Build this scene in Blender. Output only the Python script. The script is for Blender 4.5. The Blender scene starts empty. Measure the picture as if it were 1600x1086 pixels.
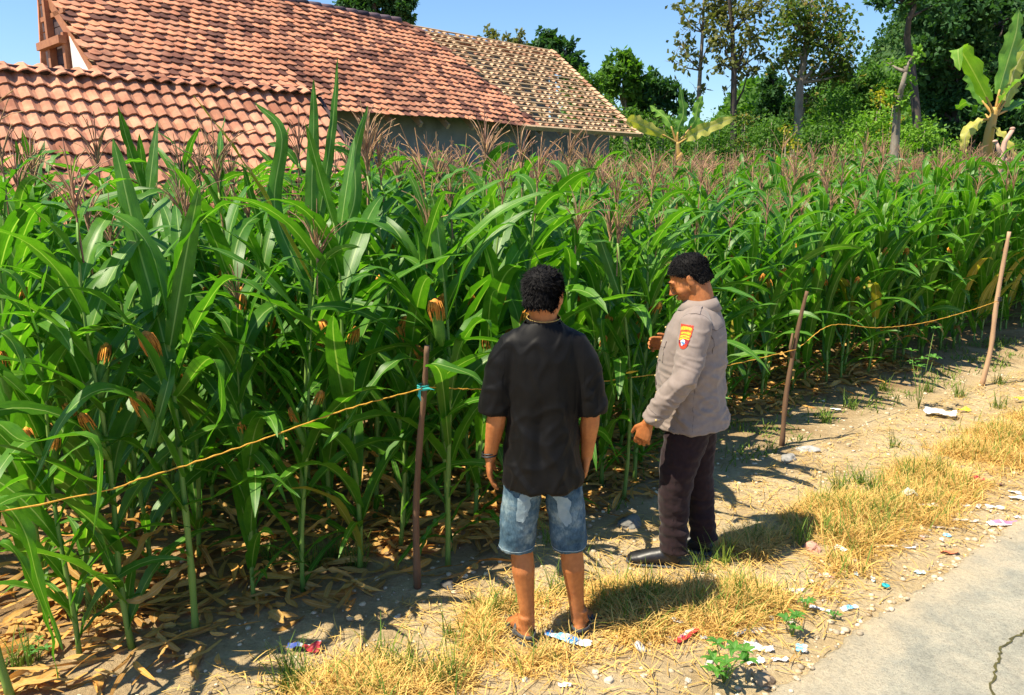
import bpy, bmesh, math, random
import numpy as np
from mathutils import Vector, Matrix, noise
from mathutils.bvhtree import BVHTree

random.seed(11)
rng = np.random.default_rng(11)
scene = bpy.context.scene
COL = scene.collection
rad = math.radians

# ------------------------------------------------------------------ camera, sky, sun, exposure
CAM_H, PITCH, FPX = 2.02, rad(12.37), 1200.0
cam_data = bpy.data.cameras.new('camera')
cam_data.lens = 27.0
cam_data.sensor_width = 36.0
cam_data.sensor_fit = 'HORIZONTAL'
cam_data.clip_start = 0.05
cam_data.clip_end = 5000
cam = bpy.data.objects.new('camera', cam_data)
COL.objects.link(cam)
cam.location = (0, 0, CAM_H)
cam.rotation_euler = (rad(90) - PITCH, 0, 0)
scene.camera = cam

SHADOW_DIR = rad(24)          # direction in which shadows fall, from +X towards +Y
SUN_EL = rad(60)
world = bpy.data.worlds.new('World')
scene.world = world
world.use_nodes = True
wn = world.node_tree.nodes
bg = wn['Background']
sky = wn.new('ShaderNodeTexSky')
sky.sky_type = 'NISHITA'
sky.sun_disc = False
sky.sun_elevation = SUN_EL
sv = Vector((-math.cos(SHADOW_DIR), -math.sin(SHADOW_DIR), math.tan(SUN_EL))).normalized()
sky.sun_rotation = math.atan2(sv.x, sv.y)
sky.air_density = 1.25
sky.dust_density = 0.15
sky.ozone_density = 4.0
bg.inputs['Strength'].default_value = 0.080
tint = wn.new('ShaderNodeMix'); tint.data_type = 'RGBA'; tint.blend_type = 'MULTIPLY'
tint.inputs[0].default_value = 1.0
tint.inputs[7].default_value = (.80, .96, 1.16, 1)
world.node_tree.links.new(sky.outputs[0], tint.inputs[6])
world.node_tree.links.new(tint.outputs[2], bg.inputs['Color'])
sun_data = bpy.data.lights.new('sun', 'SUN')
sun_data.energy = 5.0
sun_data.angle = rad(0.5)
sun_data.color = (1.0, 0.90, 0.70)
sun = bpy.data.objects.new('sun', sun_data)
sun.rotation_euler = sv.to_track_quat('Z', 'Y').to_euler()
sun.location = (0, 0, 30)
COL.objects.link(sun)
scene.view_settings.view_transform = 'Standard'
scene.view_settings.look = 'None'
scene.view_settings.exposure = 1.0
scene.view_settings.gamma = 1.0
scene.view_settings.use_curve_mapping = False
scene.cycles.max_bounces = 8
scene.cycles.transparent_max_bounces = 8
scene.cycles.use_denoising = True

# ------------------------------------------------------------------ helpers
U = Vector((math.sin(rad(52)), math.cos(rad(52)), 0))      # along the field edge and the road
N = Vector((-math.cos(rad(52)), math.sin(rad(52)), 0))     # away from the road, into the field


def st(s, t, z=0.0):
    return Vector((U.x * s + N.x * t, U.y * s + N.y * t, z))


def st_of(x, y):
    return x * U.x + y * U.y, x * N.x + y * N.y


def at(px, py, Y):
    """The place, Y metres ahead, seen at this point of the photograph (1600 px wide)."""
    el = math.atan((543 - py) / FPX) - PITCH
    z = CAM_H + Y * math.tan(el)
    d = Y * math.cos(PITCH) - (z - CAM_H) * math.sin(PITCH)
    return Vector(((px - 800) / FPX * d, Y, z))


def gz(x, y):
    """Ground height."""
    s, t = st_of(x, y)
    z = 0.035 * noise.noise(Vector((x * 0.7, y * 0.7, 3.1))) + 0.012 * noise.noise(Vector((x * 3.1, y * 3.1, 0.3)))
    if 1.5 < t < 2.7:
        z += 0.02 * math.sin((t - 1.5) / 1.2 * math.pi)
    return z * (1 if t > 1.6 else max(0, (t - 1.2) / .4)) if t > 1.2 else 0.0


def ground(px, py):
    el = math.atan((543 - py) / FPX) - PITCH
    Y = -CAM_H / math.tan(el)
    p = at(px, py, Y)
    p.z = gz(p.x, p.y)
    return p


def tag(o, label=None, cat=None, group=None, kind=None):
    if label: o['label'] = label
    if cat: o['category'] = cat
    if group: o['group'] = group
    if kind: o['kind'] = kind
    return o


def mesh_np(name, verts, quads=None, tris=None, uvs=None, smooth=True, faces=None):
    me = bpy.data.meshes.new(name)
    if faces is not None:
        me.from_pydata([tuple(v) for v in verts], [], [tuple(f) for f in faces])
    else:
        verts = np.asarray(verts, dtype=np.float32)
        nq = 0 if quads is None else len(quads)
        nt = 0 if tris is None else len(tris)
        me.vertices.add(len(verts))
        me.vertices.foreach_set('co', verts.ravel())
        me.loops.add(nq * 4 + nt * 3)
        li = []
        if nq: li.append(np.asarray(quads, dtype=np.int32).ravel())
        if nt: li.append(np.asarray(tris, dtype=np.int32).ravel())
        me.loops.foreach_set('vertex_index', np.concatenate(li))
        me.polygons.add(nq + nt)
        ls = np.concatenate([np.arange(nq) * 4, nq * 4 + np.arange(nt) * 3]).astype(np.int32)
        me.polygons.foreach_set('loop_start', ls)
        me.update(calc_edges=True)
    if uvs is not None:
        uvs = np.asarray(uvs, dtype=np.float32)
        uvl = me.uv_layers.new(name='UVMap')
        idx = np.empty(len(me.loops), dtype=np.int32)
        me.loops.foreach_get('vertex_index', idx)
        uvl.data.foreach_set('uv', uvs[idx].ravel())
    if smooth:
        me.polygons.foreach_set('use_smooth', np.ones(len(me.polygons), dtype=bool))
    me.validate(clean_customdata=False)
    me.update()
    return me


def obj(name, me, material=None, parent=None, loc=None):
    o = bpy.data.objects.new(name, me)
    COL.objects.link(o)
    if material is not None and not me.materials:
        for m in (material if isinstance(material, (list, tuple)) else [material]):
            me.materials.append(m)
    if parent is not None: o.parent = parent
    if loc is not None: o.location = loc
    return o


def thing(name, label, cat, loc=(0, 0, 0), group=None):
    o = bpy.data.objects.new(name, None)
    o.empty_display_size = .1
    COL.objects.link(o)
    o.location = loc
    return tag(o, label, cat, group)


class MB:
    """Collects shapes for one mesh."""
    def __init__(self):
        self.v, self.f, self.uv = [], [], []

    def add(self, v, f, uv=None):
        n = len(self.v)
        self.v += [tuple(p) for p in v]
        self.f += [tuple(i + n for i in q) for q in f]
        self.uv += list(uv) if uv is not None else [(0, 0)] * len(v)

    def box(self, c, sx, sy, sz, m=None):
        vs = [Vector((x * sx / 2, y * sy / 2, z * sz / 2)) for x in (-1, 1) for y in (-1, 1) for z in (-1, 1)]
        if m is not None: vs = [m @ v for v in vs]
        vs = [v + Vector(c) for v in vs]
        self.add(vs, [(0, 1, 3, 2), (4, 6, 7, 5), (0, 4, 5, 1), (2, 3, 7, 6), (0, 2, 6, 4), (1, 5, 7, 3)])

    def beam(self, a, b, w, h, up=Vector((0, 0, 1))):
        a, b = Vector(a), Vector(b)
        d = (b - a).normalized()
        s = d.cross(up).normalized()
        u = s.cross(d).normalized()
        vs = []
        for p in (a, b):
            for i, j in ((-1, -1), (1, -1), (1, 1), (-1, 1)):
                vs.append(p + s * (i * w / 2) + u * (j * h / 2))
        self.add(vs, [(0, 1, 2, 3), (7, 6, 5, 4), (0, 4, 5, 1), (1, 5, 6, 2), (2, 6, 7, 3), (3, 7, 4, 0)])

    def tube(self, pts, radii, n=8, cap=True, flat=None):
        """Loft of rings along a path; radii are numbers or (a, b) pairs."""
        pts = [Vector(p) for p in pts]
        m = len(pts)
        vs = []
        prev = flat
        for i, p in enumerate(pts):
            d = (pts[min(i + 1, m - 1)] - pts[max(i - 1, 0)])
            d = d.normalized() if d.length > 1e-9 else Vector((0, 0, 1))
            if prev is None:
                prev = Vector((1, 0, 0)) if abs(d.x) < .8 else Vector((0, 1, 0))
            s = (prev - d * prev.dot(d))
            s = s.normalized() if s.length > 1e-6 else d.orthogonal().normalized()
            prev = s
            u = d.cross(s)
            r = radii[i] if isinstance(radii, (list, tuple)) else radii
            a, b = r if isinstance(r, (tuple, list)) else (r, r)
            for k in range(n):
                an = 2 * math.pi * k / n
                vs.append(p + s * (a * math.cos(an)) + u * (b * math.sin(an)))
        fs = []
        for i in range(m - 1):
            for k in range(n):
                k2 = (k + 1) % n
                fs.append((i * n + k, i * n + k2, (i + 1) * n + k2, (i + 1) * n + k))
        if cap:
            fs.append(tuple(reversed(range(n))))
            fs.append(tuple((m - 1) * n + k for k in range(n)))
        uv = [(k / n, i / max(1, m - 1)) for i in range(m) for k in range(n)]
        self.add(vs, fs, uv)

    def ball(self, c, rx, ry, rz, m=None, nu=14, nv=9):
        vs = [Vector((0, 0, rz))]
        for j in range(1, nv):
            th = math.pi * j / nv
            for i in range(nu):
                ph = 2 * math.pi * i / nu
                vs.append(Vector((rx * math.sin(th) * math.cos(ph), ry * math.sin(th) * math.sin(ph), rz * math.cos(th))))
        vs.append(Vector((0, 0, -rz)))
        if m is not None: vs = [m @ v for v in vs]
        vs = [v + Vector(c) for v in vs]
        fs = [(0, 1 + i, 1 + (i + 1) % nu) for i in range(nu)]
        for j in range(nv - 2):
            for i in range(nu):
                a = 1 + j * nu + i; b = 1 + j * nu + (i + 1) % nu
                fs.append((a, a + nu, b + nu, b))
        last = len(vs) - 1
        o = 1 + (nv - 2) * nu
        fs += [(last, o + (i + 1) % nu, o + i) for i in range(nu)]
        self.add(vs, fs)

    def mesh(self, name, smooth=True):
        me = mesh_np(name, self.v, faces=self.f, smooth=smooth, uvs=self.uv)
        return me

    def build(self, name, material=None, parent=None, loc=None, smooth=True):
        return obj(name, self.mesh(name, smooth), material, parent, loc)


def shift(me, d):
    me.transform(Matrix.Translation(Vector(d)))
    return me


# ------------------------------------------------------------------ materials
def nodes_of(name):
    m = bpy.data.materials.new(name)
    m.use_nodes = True
    nt = m.node_tree
    b = nt.nodes['Principled BSDF']
    return m, nt, b


def N_(nt, typ, **kw):
    n = nt.nodes.new(typ)
    for k, v in kw.items(): setattr(n, k, v)
    return n


def ramp(nt, fac, stops):
    r = nt.nodes.new('ShaderNodeValToRGB')
    el = r.color_ramp.elements
    while len(el) < len(stops): el.new(0.5)
    for e, (p, c) in zip(el, stops):
        e.position = p
        e.color = (c[0], c[1], c[2], 1) if len(c) == 3 else c
    if fac is not None: nt.links.new(fac, r.inputs[0])
    return r.outputs[0]


def rand01(nt):
    oi = N_(nt, 'ShaderNodeObjectInfo')
    ge = N_(nt, 'ShaderNodeNewGeometry')
    a = N_(nt, 'ShaderNodeMath', operation='ADD')
    nt.links.new(oi.outputs['Random'], a.inputs[0])
    nt.links.new(ge.outputs['Random Per Island'], a.inputs[1])
    f = N_(nt, 'ShaderNodeMath', operation='FRACT')
    nt.links.new(a.outputs[0], f.inputs[0])
    return f.outputs[0]


def noise_tex(nt, scale, detail=5, rough=.6, coord='obj', stretch=None, dist=0):
    if coord == 'pos':
        src = N_(nt, 'ShaderNodeNewGeometry').outputs['Position']
    elif coord == 'uv':
        src = N_(nt, 'ShaderNodeTexCoord').outputs['UV']
    else:
        src = N_(nt, 'ShaderNodeTexCoord').outputs['Object']
    if stretch:
        mp = N_(nt, 'ShaderNodeMapping')
        mp.inputs['Scale'].default_value = stretch
        nt.links.new(src, mp.inputs['Vector'])
        src = mp.outputs[0]
    t = N_(nt, 'ShaderNodeTexNoise')
    t.inputs['Scale'].default_value = scale
    t.inputs['Detail'].default_value = detail
    t.inputs['Roughness'].default_value = rough
    t.inputs['Distortion'].default_value = dist
    nt.links.new(src, t.inputs['Vector'])
    return t.outputs['Fac']


def mix(nt, fac, a, b, mode='MIX'):
    m = N_(nt, 'ShaderNodeMix', data_type='RGBA', blend_type=mode)
    for i, v in ((0, fac), (6, a), (7, b)):
        if isinstance(v, (int, float)): m.inputs[i].default_value = v
        elif isinstance(v, tuple): m.inputs[i].default_value = (*v, 1)
        else: nt.links.new(v, m.inputs[i])
    return m.outputs[2]


def bump(nt, b, fac, strength, dist=0.01):
    n = N_(nt, 'ShaderNodeBump')
    n.inputs['Strength'].default_value = strength
    n.inputs['Distance'].default_value = dist
    nt.links.new(fac, n.inputs['Height'])
    nt.links.new(n.outputs[0], b.inputs['Normal'])


def simple(name, c1, c2=None, scale=8, rough=.8, bmp=.3, bdist=.005, spec=.3, stretch=None, coord='obj', rnd=None, sheen=0, detail=5, stain=None):
    m, nt, b = nodes_of(name)
    f = noise_tex(nt, scale, coord=coord, stretch=stretch, detail=detail)
    if c2 is None: c2 = tuple(x * .7 for x in c1)
    c = ramp(nt, f, [(.35, c1), (.65, c2)])
    if rnd:
        r = ramp(nt, rand01(nt), rnd)
        c = mix(nt, 1.0, c, r, 'MULTIPLY')
    if stain:
        s1 = noise_tex(nt, stain[0], coord='pos', detail=7, rough=.7)
        c = mix(nt, 1.0, c, ramp(nt, s1, [(.32, stain[1]), (.52, (1, 1, 1)), (.75, (1.12, 1.1, 1.08))]), 'MULTIPLY')
    nt.links.new(c, b.inputs['Base Color'])
    b.inputs['Roughness'].default_value = rough
    b.inputs['Specular IOR Level'].default_value = spec
    if sheen: b.inputs['Sheen Weight'].default_value = sheen
    if bmp: bump(nt, b, f, bmp, bdist)
    return m


def leafmat(name, c1, c2, rib, rough=.42, trans=.35, tcol=None, rnd=None, veins=True, spec=.45):
    """Blade with a pale midrib (UV u = .5), fine parallel veins and light passing through."""
    m, nt, b = nodes_of(name)
    uv = N_(nt, 'ShaderNodeTexCoord')
    sep = N_(nt, 'ShaderNodeSeparateXYZ')
    nt.links.new(uv.outputs['UV'], sep.inputs[0])
    n1 = noise_tex(nt, 3, coord='uv', stretch=(1.2, 5, 1))
    c = ramp(nt, n1, [(.3, c1), (.7, c2)])
    rv = ramp(nt, rand01(nt), rnd or [(0, (.72, .8, .6)), (.5, (1, 1, 1)), (1, (1.3, 1.16, 1.0))])
    c = mix(nt, 1.0, c, rv, 'MULTIPLY')
    ab = N_(nt, 'ShaderNodeMath', operation='SUBTRACT'); ab.inputs[1].default_value = .5
    nt.links.new(sep.outputs[0], ab.inputs[0])
    ab2 = N_(nt, 'ShaderNodeMath', operation='ABSOLUTE')
    nt.links.new(ab.outputs[0], ab2.inputs[0])
    if veins:
        w = noise_tex(nt, 1, coord='uv', stretch=(46, 1.0, 1), detail=2)
        c = mix(nt, .55, c, ramp(nt, w, [(.38, (.72, .8, .7)), (.62, (1.2, 1.2, 1.1))]), 'MULTIPLY')
        bump(nt, b, w, .25, .002)
    if rib:
        fr = ramp(nt, ab2.outputs[0], [(.018, (1, 1, 1)), (.05, (0, 0, 0))])
        c = mix(nt, fr, c, rib)
    nt.links.new(c, b.inputs['Base Color'])
    b.inputs['Roughness'].default_value = rough
    b.inputs['Specular IOR Level'].default_value = spec
    out = nt.nodes['Material Output']
    tr = N_(nt, 'ShaderNodeBsdfTranslucent')
    tc = mix(nt, 1.0, c, tcol or (1.5, 1.7, .5), 'MULTIPLY')
    nt.links.new(tc, tr.inputs['Color'])
    ms = N_(nt, 'ShaderNodeMixShader')
    ms.inputs[0].default_value = trans
    nt.links.new(b.outputs[0], ms.inputs[1])
    nt.links.new(tr.outputs[0], ms.inputs[2])
    nt.links.new(ms.outputs[0], out.inputs['Surface'])
    return m


MT = {}
MT['corn'] = leafmat('corn_leaf', (.050, .165, .014), (.090, .240, .020), (.28, .42, .12), rough=.42, trans=.42)
MT['corn_yellow'] = leafmat('corn_leaf_yellowing', (.22, .26, .03), (.35, .27, .04), (.5, .42, .15), rough=.6)
MT['corn_dry'] = leafmat('corn_leaf_dry', (.50, .28, .08), (.66, .42, .15), (.55, .4, .2), rough=.8, trans=.25, tcol=(1.3, .9, .5), spec=.1,
                         rnd=[(0, (.6, .5, .45)), (.5, (1, 1, 1)), (1, (1.15, .95, .7))])
MT['stalk'] = simple('corn_stalk', (.12, .24, .04), (.2, .30, .07), scale=14, rough=.5, stretch=(1, 1, .15), bmp=.1)
MT['tassel'] = simple('corn_tassel', (.26, .14, .085), (.40, .27, .155), scale=60, rough=.8, bmp=.3, rnd=[(0, (.8, .65, .8)), (.5, (1, 1, 1)), (1, (1.15, 1.05, .8))])
MT['husk'] = leafmat('corn_husk', (.09, .24, .03), (.15, .30, .05), None, rough=.6)
MT['silk'] = simple('corn_silk', (.72, .34, .05), (.48, .16, .03), scale=30, rough=.8, bmp=.5)

# ------------------------------------------------------------------ setting: ground, road, hill
def ground_material():
    m, nt, b = nodes_of('ground')
    pos = N_(nt, 'ShaderNodeNewGeometry').outputs['Position']
    dot = N_(nt, 'ShaderNodeVectorMath', operation='DOT_PRODUCT')
    nt.links.new(pos, dot.inputs[0]); dot.inputs[1].default_value = N
    wob = noise_tex(nt, 1.3, coord='pos', detail=4)
    ad = N_(nt, 'ShaderNodeMath', operation='MULTIPLY_ADD')
    nt.links.new(wob, ad.inputs[0]); ad.inputs[1].default_value = 1.0
    nt.links.new(dot.outputs['Value'], ad.inputs[2])
    mr = N_(nt, 'ShaderNodeMapRange')
    mr.inputs['From Min'].default_value = 3.3; mr.inputs['From Max'].default_value = 4.3
    nt.links.new(ad.outputs[0], mr.inputs['Value'])
    n_big = noise_tex(nt, 2.2, coord='pos', detail=8, rough=.65)
    n_fine = noise_tex(nt, 38, coord='pos', detail=8, rough=.75)
    sand = ramp(nt, n_big, [(.3, (.40, .285, .15)), (.5, (.52, .40, .23)), (.72, (.62, .50, .32))])
    soil = ramp(nt, n_big, [(.3, (.17, .10, .05)), (.55, (.32, .21, .105)), (.75, (.5, .35, .18))])
    c = mix(nt, mr.outputs[0], sand, soil)
    c = mix(nt, .8, c, ramp(nt, n_fine, [(.3, (.62, .6, .58)), (.55, (1, 1, 1)), (.75, (1.25, 1.2, 1.1))]), 'MULTIPLY')
    far = N_(nt, 'ShaderNodeMapRange')
    far.inputs['From Min'].default_value = 20; far.inputs['From Max'].default_value = 34
    sp = N_(nt, 'ShaderNodeSeparateXYZ'); nt.links.new(pos, sp.inputs[0])
    nt.links.new(sp.outputs[1], far.inputs['Value'])
    c = mix(nt, far.outputs[0], c, (.06, .12, .03))
    nt.links.new(c, b.inputs['Base Color'])
    b.inputs['Roughness'].default_value = .95
    b.inputs['Specular IOR Level'].default_value = .1
    mm = N_(nt, 'ShaderNodeMath', operation='ADD')
    n3 = noise_tex(nt, 9, coord='pos', detail=6)
    nt.links.new(n_fine, mm.inputs[0]); nt.links.new(n3, mm.inputs[1])
    bump(nt, b, mm.outputs[0], .9, .03)
    return m


def axis(lo, hi, step, far, growth=1.35):
    a = list(np.arange(lo, hi, step))
    d = step
    x = a[-1]
    while x < far:
        d *= growth; x += d; a.append(x)
    d = step
    x = a[0]; pre = []
    while x > -far:
        d *= growth; x -= d; pre.append(x)
    return np.array(pre[::-1] + a)


gx, gy = axis(-4, 7, .05, 1800), axis(1.2, 9, .05, 1800)
V = np.zeros((len(gy), len(gx), 3), dtype=np.float32)
for j, yy in enumerate(gy):
    for i, xx in enumerate(gx):
        if -30 < xx < 40 and -20 < yy < 60:
            z = gz(xx, yy)
            if -4.1 < xx < 7.1 and 1 < yy < 9.1 and (-.616 * xx + .788 * yy) > 1.6:
                z += .010 * noise.noise(Vector((xx * 9, yy * 9, 1.7))) + .007 * noise.noise(Vector((xx * 21, yy * 21, 5.)))
        else:
            z = 0
        V[j, i] = (xx, yy, z)
nx = len(gx)
idx = np.arange(len(gy) * nx).reshape(len(gy), nx)
Q = np.stack([idx[:-1, :-1], idx[:-1, 1:], idx[1:, 1:], idx[1:, :-1]], -1).reshape(-1, 4)
g = obj('ground', mesh_np('ground', V.reshape(-1, 3), Q), ground_material())
tag(g, 'sandy tan soil of the verge path and the corn field', kind='structure')

# concrete road slab with a ragged edge and a crack across it
def road_material():
    m, nt, b = nodes_of('concrete_road')
    n1 = noise_tex(nt, 2.6, coord='pos', detail=9, rough=.7, dist=.8)
    n2 = noise_tex(nt, 60, coord='pos', detail=6, rough=.8)
    n3 = noise_tex(nt, 5, coord='pos', detail=6, rough=.6)
    c = ramp(nt, n1, [(.3, (.29, .28, .235)), (.45, (.37, .355, .29)), (.58, (.46, .42, .33)), (.7, (.54, .45, .34))])
    n5 = noise_tex(nt, 170, coord='pos', detail=3, rough=.8)
    c = mix(nt, .7, c, ramp(nt, n5, [(.34, (.45, .44, .42)), (.46, (1, 1, 1)), (.62, (1, 1, 1)), (.72, (1.45, 1.4, 1.3))]), 'MULTIPLY')
    dot = N_(nt, 'ShaderNodeVectorMath', operation='DOT_PRODUCT')
    nt.links.new(N_(nt, 'ShaderNodeNewGeometry').outputs['Position'], dot.inputs[0]); dot.inputs[1].default_value = N
    ed = N_(nt, 'ShaderNodeMath', operation='MULTIPLY_ADD'); nt.links.new(n3, ed.inputs[0]); ed.inputs[1].default_value = .55; nt.links.new(dot.outputs['Value'], ed.inputs[2])
    em = N_(nt, 'ShaderNodeMapRange'); em.inputs['From Min'].default_value = 1.50; em.inputs['From Max'].default_value = 1.80
    nt.links.new(ed.outputs[0], em.inputs['Value'])
    c = mix(nt, em.outputs[0], c, (.50, .41, .28))
    c = mix(nt, .6, c, ramp(nt, n2, [(.35, (.6, .6, .6)), (.5, (1, 1, 1)), (.7, (1.25, 1.25, 1.2))]), 'MULTIPLY')
    c = mix(nt, .5, c, ramp(nt, n3, [(.35, (.75, .76, .75)), (.6, (1.1, 1.08, 1.03))]), 'MULTIPLY')
    nt.links.new(c, b.inputs['Base Color'])
    b.inputs['Roughness'].default_value = .85
    b.inputs['Specular IOR Level'].default_value = .2
    a = N_(nt, 'ShaderNodeMath', operation='MULTIPLY_ADD')
    nt.links.new(n3, a.inputs[0]); a.inputs[1].default_value = 2.0; nt.links.new(n2, a.inputs[2])
    bump(nt, b, a.outputs[0], .8, .02)
    return m


road_m = road_material()
def edge_t(s):
    return 1.47 + .05 * noise.noise(Vector((s * 1.7, 0, 0))) + .02 * noise.noise(Vector((s * 7, 2, 0))) + .022 * noise.noise(Vector((s * 25, 4, 0))) + .012 * noise.noise(Vector((s * 60, 4, 0)))


# crack path in (s, t), running roughly across the slab
c0 = [ground(1640, 985), ground(1600, 1006), ground(1580, 1018), ground(1562, 1032), ground(1556, 1055), ground(1545, 1092), ground(1560, 1160), ground(1540, 1300)]
crack = [st_of(p.x, p.y) for p in c0]
def road_slab():
    ss = np.concatenate([np.arange(-40, -1, .5), np.arange(-1, 8, .015), np.arange(8, 60, .5)])
    tt = np.array([1.0, .98, .95, .85, .6, .3, 0, -.3, -.8, -1.4, -2.0])
    vs, fs = [], []
    for s in ss:
        e = edge_t(s)
        vs.append(st(s, e + .008, -.03)); vs.append(st(s, e + .004, .048)); vs.append(st(s, e - .02, .060))
        for t in tt[2:]:
            w = (t + 2.0) / 2.95
            tq = -2.0 + w * (e - .05 + 2.0)
            p = st(s, tq)
            vs.append(st(s, tq, .060 + .006 * noise.noise(Vector((p.x * 2, p.y * 2, 8)))))
    n = 3 + len(tt) - 2
    for i in range(len(ss) - 1):
        for k in range(n - 1):
            a = i * n + k
            fs.append((a, a + n, a + n + 1, a + 1))
    return vs, fs


vs, fs = road_slab()
road = obj('road', mesh_np('road', vs, faces=fs), road_m)
tag(road, 'weathered grey concrete village road', kind='structure')
# the crack: an open seam standing a few millimetres into the surface, filled with dark earth and lined by chipped lips
def ribbon_on_road(path, w, z, name, material, par, jitter=.006, seed=0):
    r = random.Random(seed)
    pts = []
    for (a, b) in zip(path[:-1], path[1:]):
        for k in range(8):
            f = k / 8
            pts.append((a[0] + (b[0] - a[0]) * f + r.uniform(-jitter, jitter), a[1] + (b[1] - a[1]) * f + r.uniform(-jitter, jitter)))
    mb = MB()
    vs = []
    for i, p in enumerate(pts):
        q = pts[min(i + 1, len(pts) - 1)]; o = pts[max(i - 1, 0)]
        d = Vector((q[0] - o[0], q[1] - o[1], 0)).normalized()
        ww = w * (.5 + r.random())
        P = Vector((p[0], p[1], 0))
        for sgn in (-1, 1):
            e = P + Vector((-d.y, d.x, 0)) * ww * sgn * .5
            vs.append(st(e.x, e.y, z + .006 * noise.noise(Vector((st(e.x, e.y).x * 2, st(e.x, e.y).y * 2, 8)))))
    fs = [(2 * i, 2 * i + 1, 2 * i + 3, 2 * i + 2) for i in range(len(pts) - 1)]
    mb.add(vs, fs)
    return mb.build(name, material, par)


dark_earth = simple('crack_earth', (.05, .045, .02), (.10, .09, .03), scale=40, rough=1)
ribbon_on_road(crack, .010, .0645, 'crack', dark_earth, road, seed=3)
0 and ribbon_on_road([crack[5], (crack[5][0] + .05, crack[5][1] + .12), (crack[5][0] - .05, crack[5][1] + .16)], .008, .0648, 'crack', dark_earth, road, seed=4)

# wooded hill
hill_m = simple('hill_ground', (.03, .07, .02), (.06, .11, .03), scale=.2, rough=1, coord='pos', bmp=.5, bdist=1)
def hill_z(x, y):
    h = 0
    for (cx, cy, r, hh) in ((126, 200, 52, 62), (168, 190, 60, 70)):
        d = math.hypot(x - cx, y - cy) / r
        h += hh * math.exp(-d * d * 1.6)
    return h + 2.5 * noise.noise(Vector((x * .05, y * .05, 0))) - 2


hx, hy = np.arange(-20, 320, 5.), np.arange(85, 330, 5.)
V = np.array([[(x, y, hill_z(x, y)) for x in hx] for y in hy])
idx = np.arange(len(hy) * len(hx)).reshape(len(hy), len(hx))
Q = np.stack([idx[:-1, :-1], idx[:-1, 1:], idx[1:, 1:], idx[1:, :-1]], -1).reshape(-1, 4)
tag(obj('hill', mesh_np('hill', V.reshape(-1, 3), Q), hill_m), 'steep green wooded hill in the distance', kind='structure')

# forest on the hill: many small lumpy crowns, one mass
def ico(sub):
    bm = bmesh.new(); bmesh.ops.create_icosphere(bm, subdivisions=sub, radius=1)
    v = np.array([p.co[:] for p in bm.verts]); f = np.array([[q.index for q in p.verts] for p in bm.faces])
    bm.free(); return v, f


# ------------------------------------------------------------------ trees and bushes
def leaf_cloud(centres, size, rs, droop=.3, aspect=.55):
    """Two-facet leaves, slightly folded, at the centres."""
    n = len(centres)
    c = np.asarray(centres)
    d = rs.normal(size=(n, 3)); d[:, 2] -= droop
    d /= np.linalg.norm(d, axis=1, keepdims=True)
    up = rs.normal(size=(n, 3)) * .7 + np.array([0, 0, 1.])
    s = np.cross(d, up); s /= np.linalg.norm(s, axis=1, keepdims=True)
    nn = np.cross(s, d)
    L = size * (.6 + .8 * rs.random((n, 1)))
    W = L * aspect
    v = np.stack([c, c + d * L * .5 + s * W * .5 - nn * W * .12, c + d * L, c + d * L * .5 - s * W * .5 - nn * W * .12], 1).reshape(-1, 3)
    b = np.arange(n)[:, None] * 4
    t = np.concatenate([b + np.array([[0, 1, 2]]), b + np.array([[0, 2, 3]])])
    uv = np.tile(np.array([[.5, 0], [1, .5], [.5, 1], [0, .5]]), (n, 1))
    return v, t, uv



# forest on the hill, one mass of small foliage
rs = np.random.default_rng(8)
cc = []
for _ in range(2600):
    x, y = random.uniform(78, 165), random.uniform(122, 205)
    z = hill_z(x, y); R = random.uniform(1.2, 2.6)
    if z < 3: continue
    q = rs.normal(size=(34, 3)); q /= np.linalg.norm(q, axis=1, keepdims=True)
    cc.append(q * np.array([R, R, R * .9]) * (.7 + .4 * rs.random((34, 1))) + np.array([x, y, z + R * .5]))
v, t, uv = leaf_cloud(np.concatenate(cc), 1.0, rs, aspect=.7)
forest_m = leafmat('forest_leaf', (.045, .10, .035), (.075, .15, .05), None, rough=.8, trans=.25, veins=False, spec=.1,
                   rnd=[(0, (.7, .8, .8)), (.5, (1, 1, 1)), (1, (1.4, 1.2, .9))])
tag(obj('forest', mesh_np('forest', v, tris=t, uvs=uv, smooth=False), forest_m),
    'far wood covering the slope of the hill', 'forest', kind='stuff')

TM = {
    'dark': leafmat('leaf_dark', (.028, .08, .030), (.052, .13, .040), None, rough=.6, trans=.32, veins=False, spec=.2),
    'mid': leafmat('leaf_mid', (.065, .155, .025), (.11, .22, .04), None, rough=.6, trans=.4, veins=False, spec=.2),
    'bright': leafmat('leaf_bright', (.11, .26, .025), (.19, .34, .04), None, rough=.6, trans=.35, veins=False, spec=.2),
    'yellow': leafmat('leaf_yellow', (.28, .28, .03), (.42, .36, .03), None, rough=.6, trans=.35, veins=False, spec=.2),
    'brown': leafmat('leaf_brown', (.085, .145, .035), (.20, .19, .055), None, rough=.7, trans=.35, veins=False, spec=.2,
                     rnd=[(0, (.5, .85, .7)), (.55, (.8, 1, .8)), (.85, (1.2, 1.1, .9)), (1, (1.8, 1.05, .8))]),
    'grey': leafmat('leaf_olive', (.09, .11, .04), (.17, .17, .06), None, rough=.7, trans=.35, veins=False, spec=.2),
}
BARK = {
    'grey': simple('bark_grey', (.16, .13, .10), (.28, .24, .19), scale=10, stretch=(1, 1, .25), bmp=.8, bdist=.03),
    'dark': simple('bark_dark', (.05, .04, .035), (.09, .07, .06), scale=10, stretch=(1, 1, .25), bmp=.8, bdist=.03),
    'pale': simple('bark_pale', (.45, .27, .2), (.6, .4, .3), scale=10, stretch=(1, 1, .25), bmp=.5, bdist=.02),
}


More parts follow.
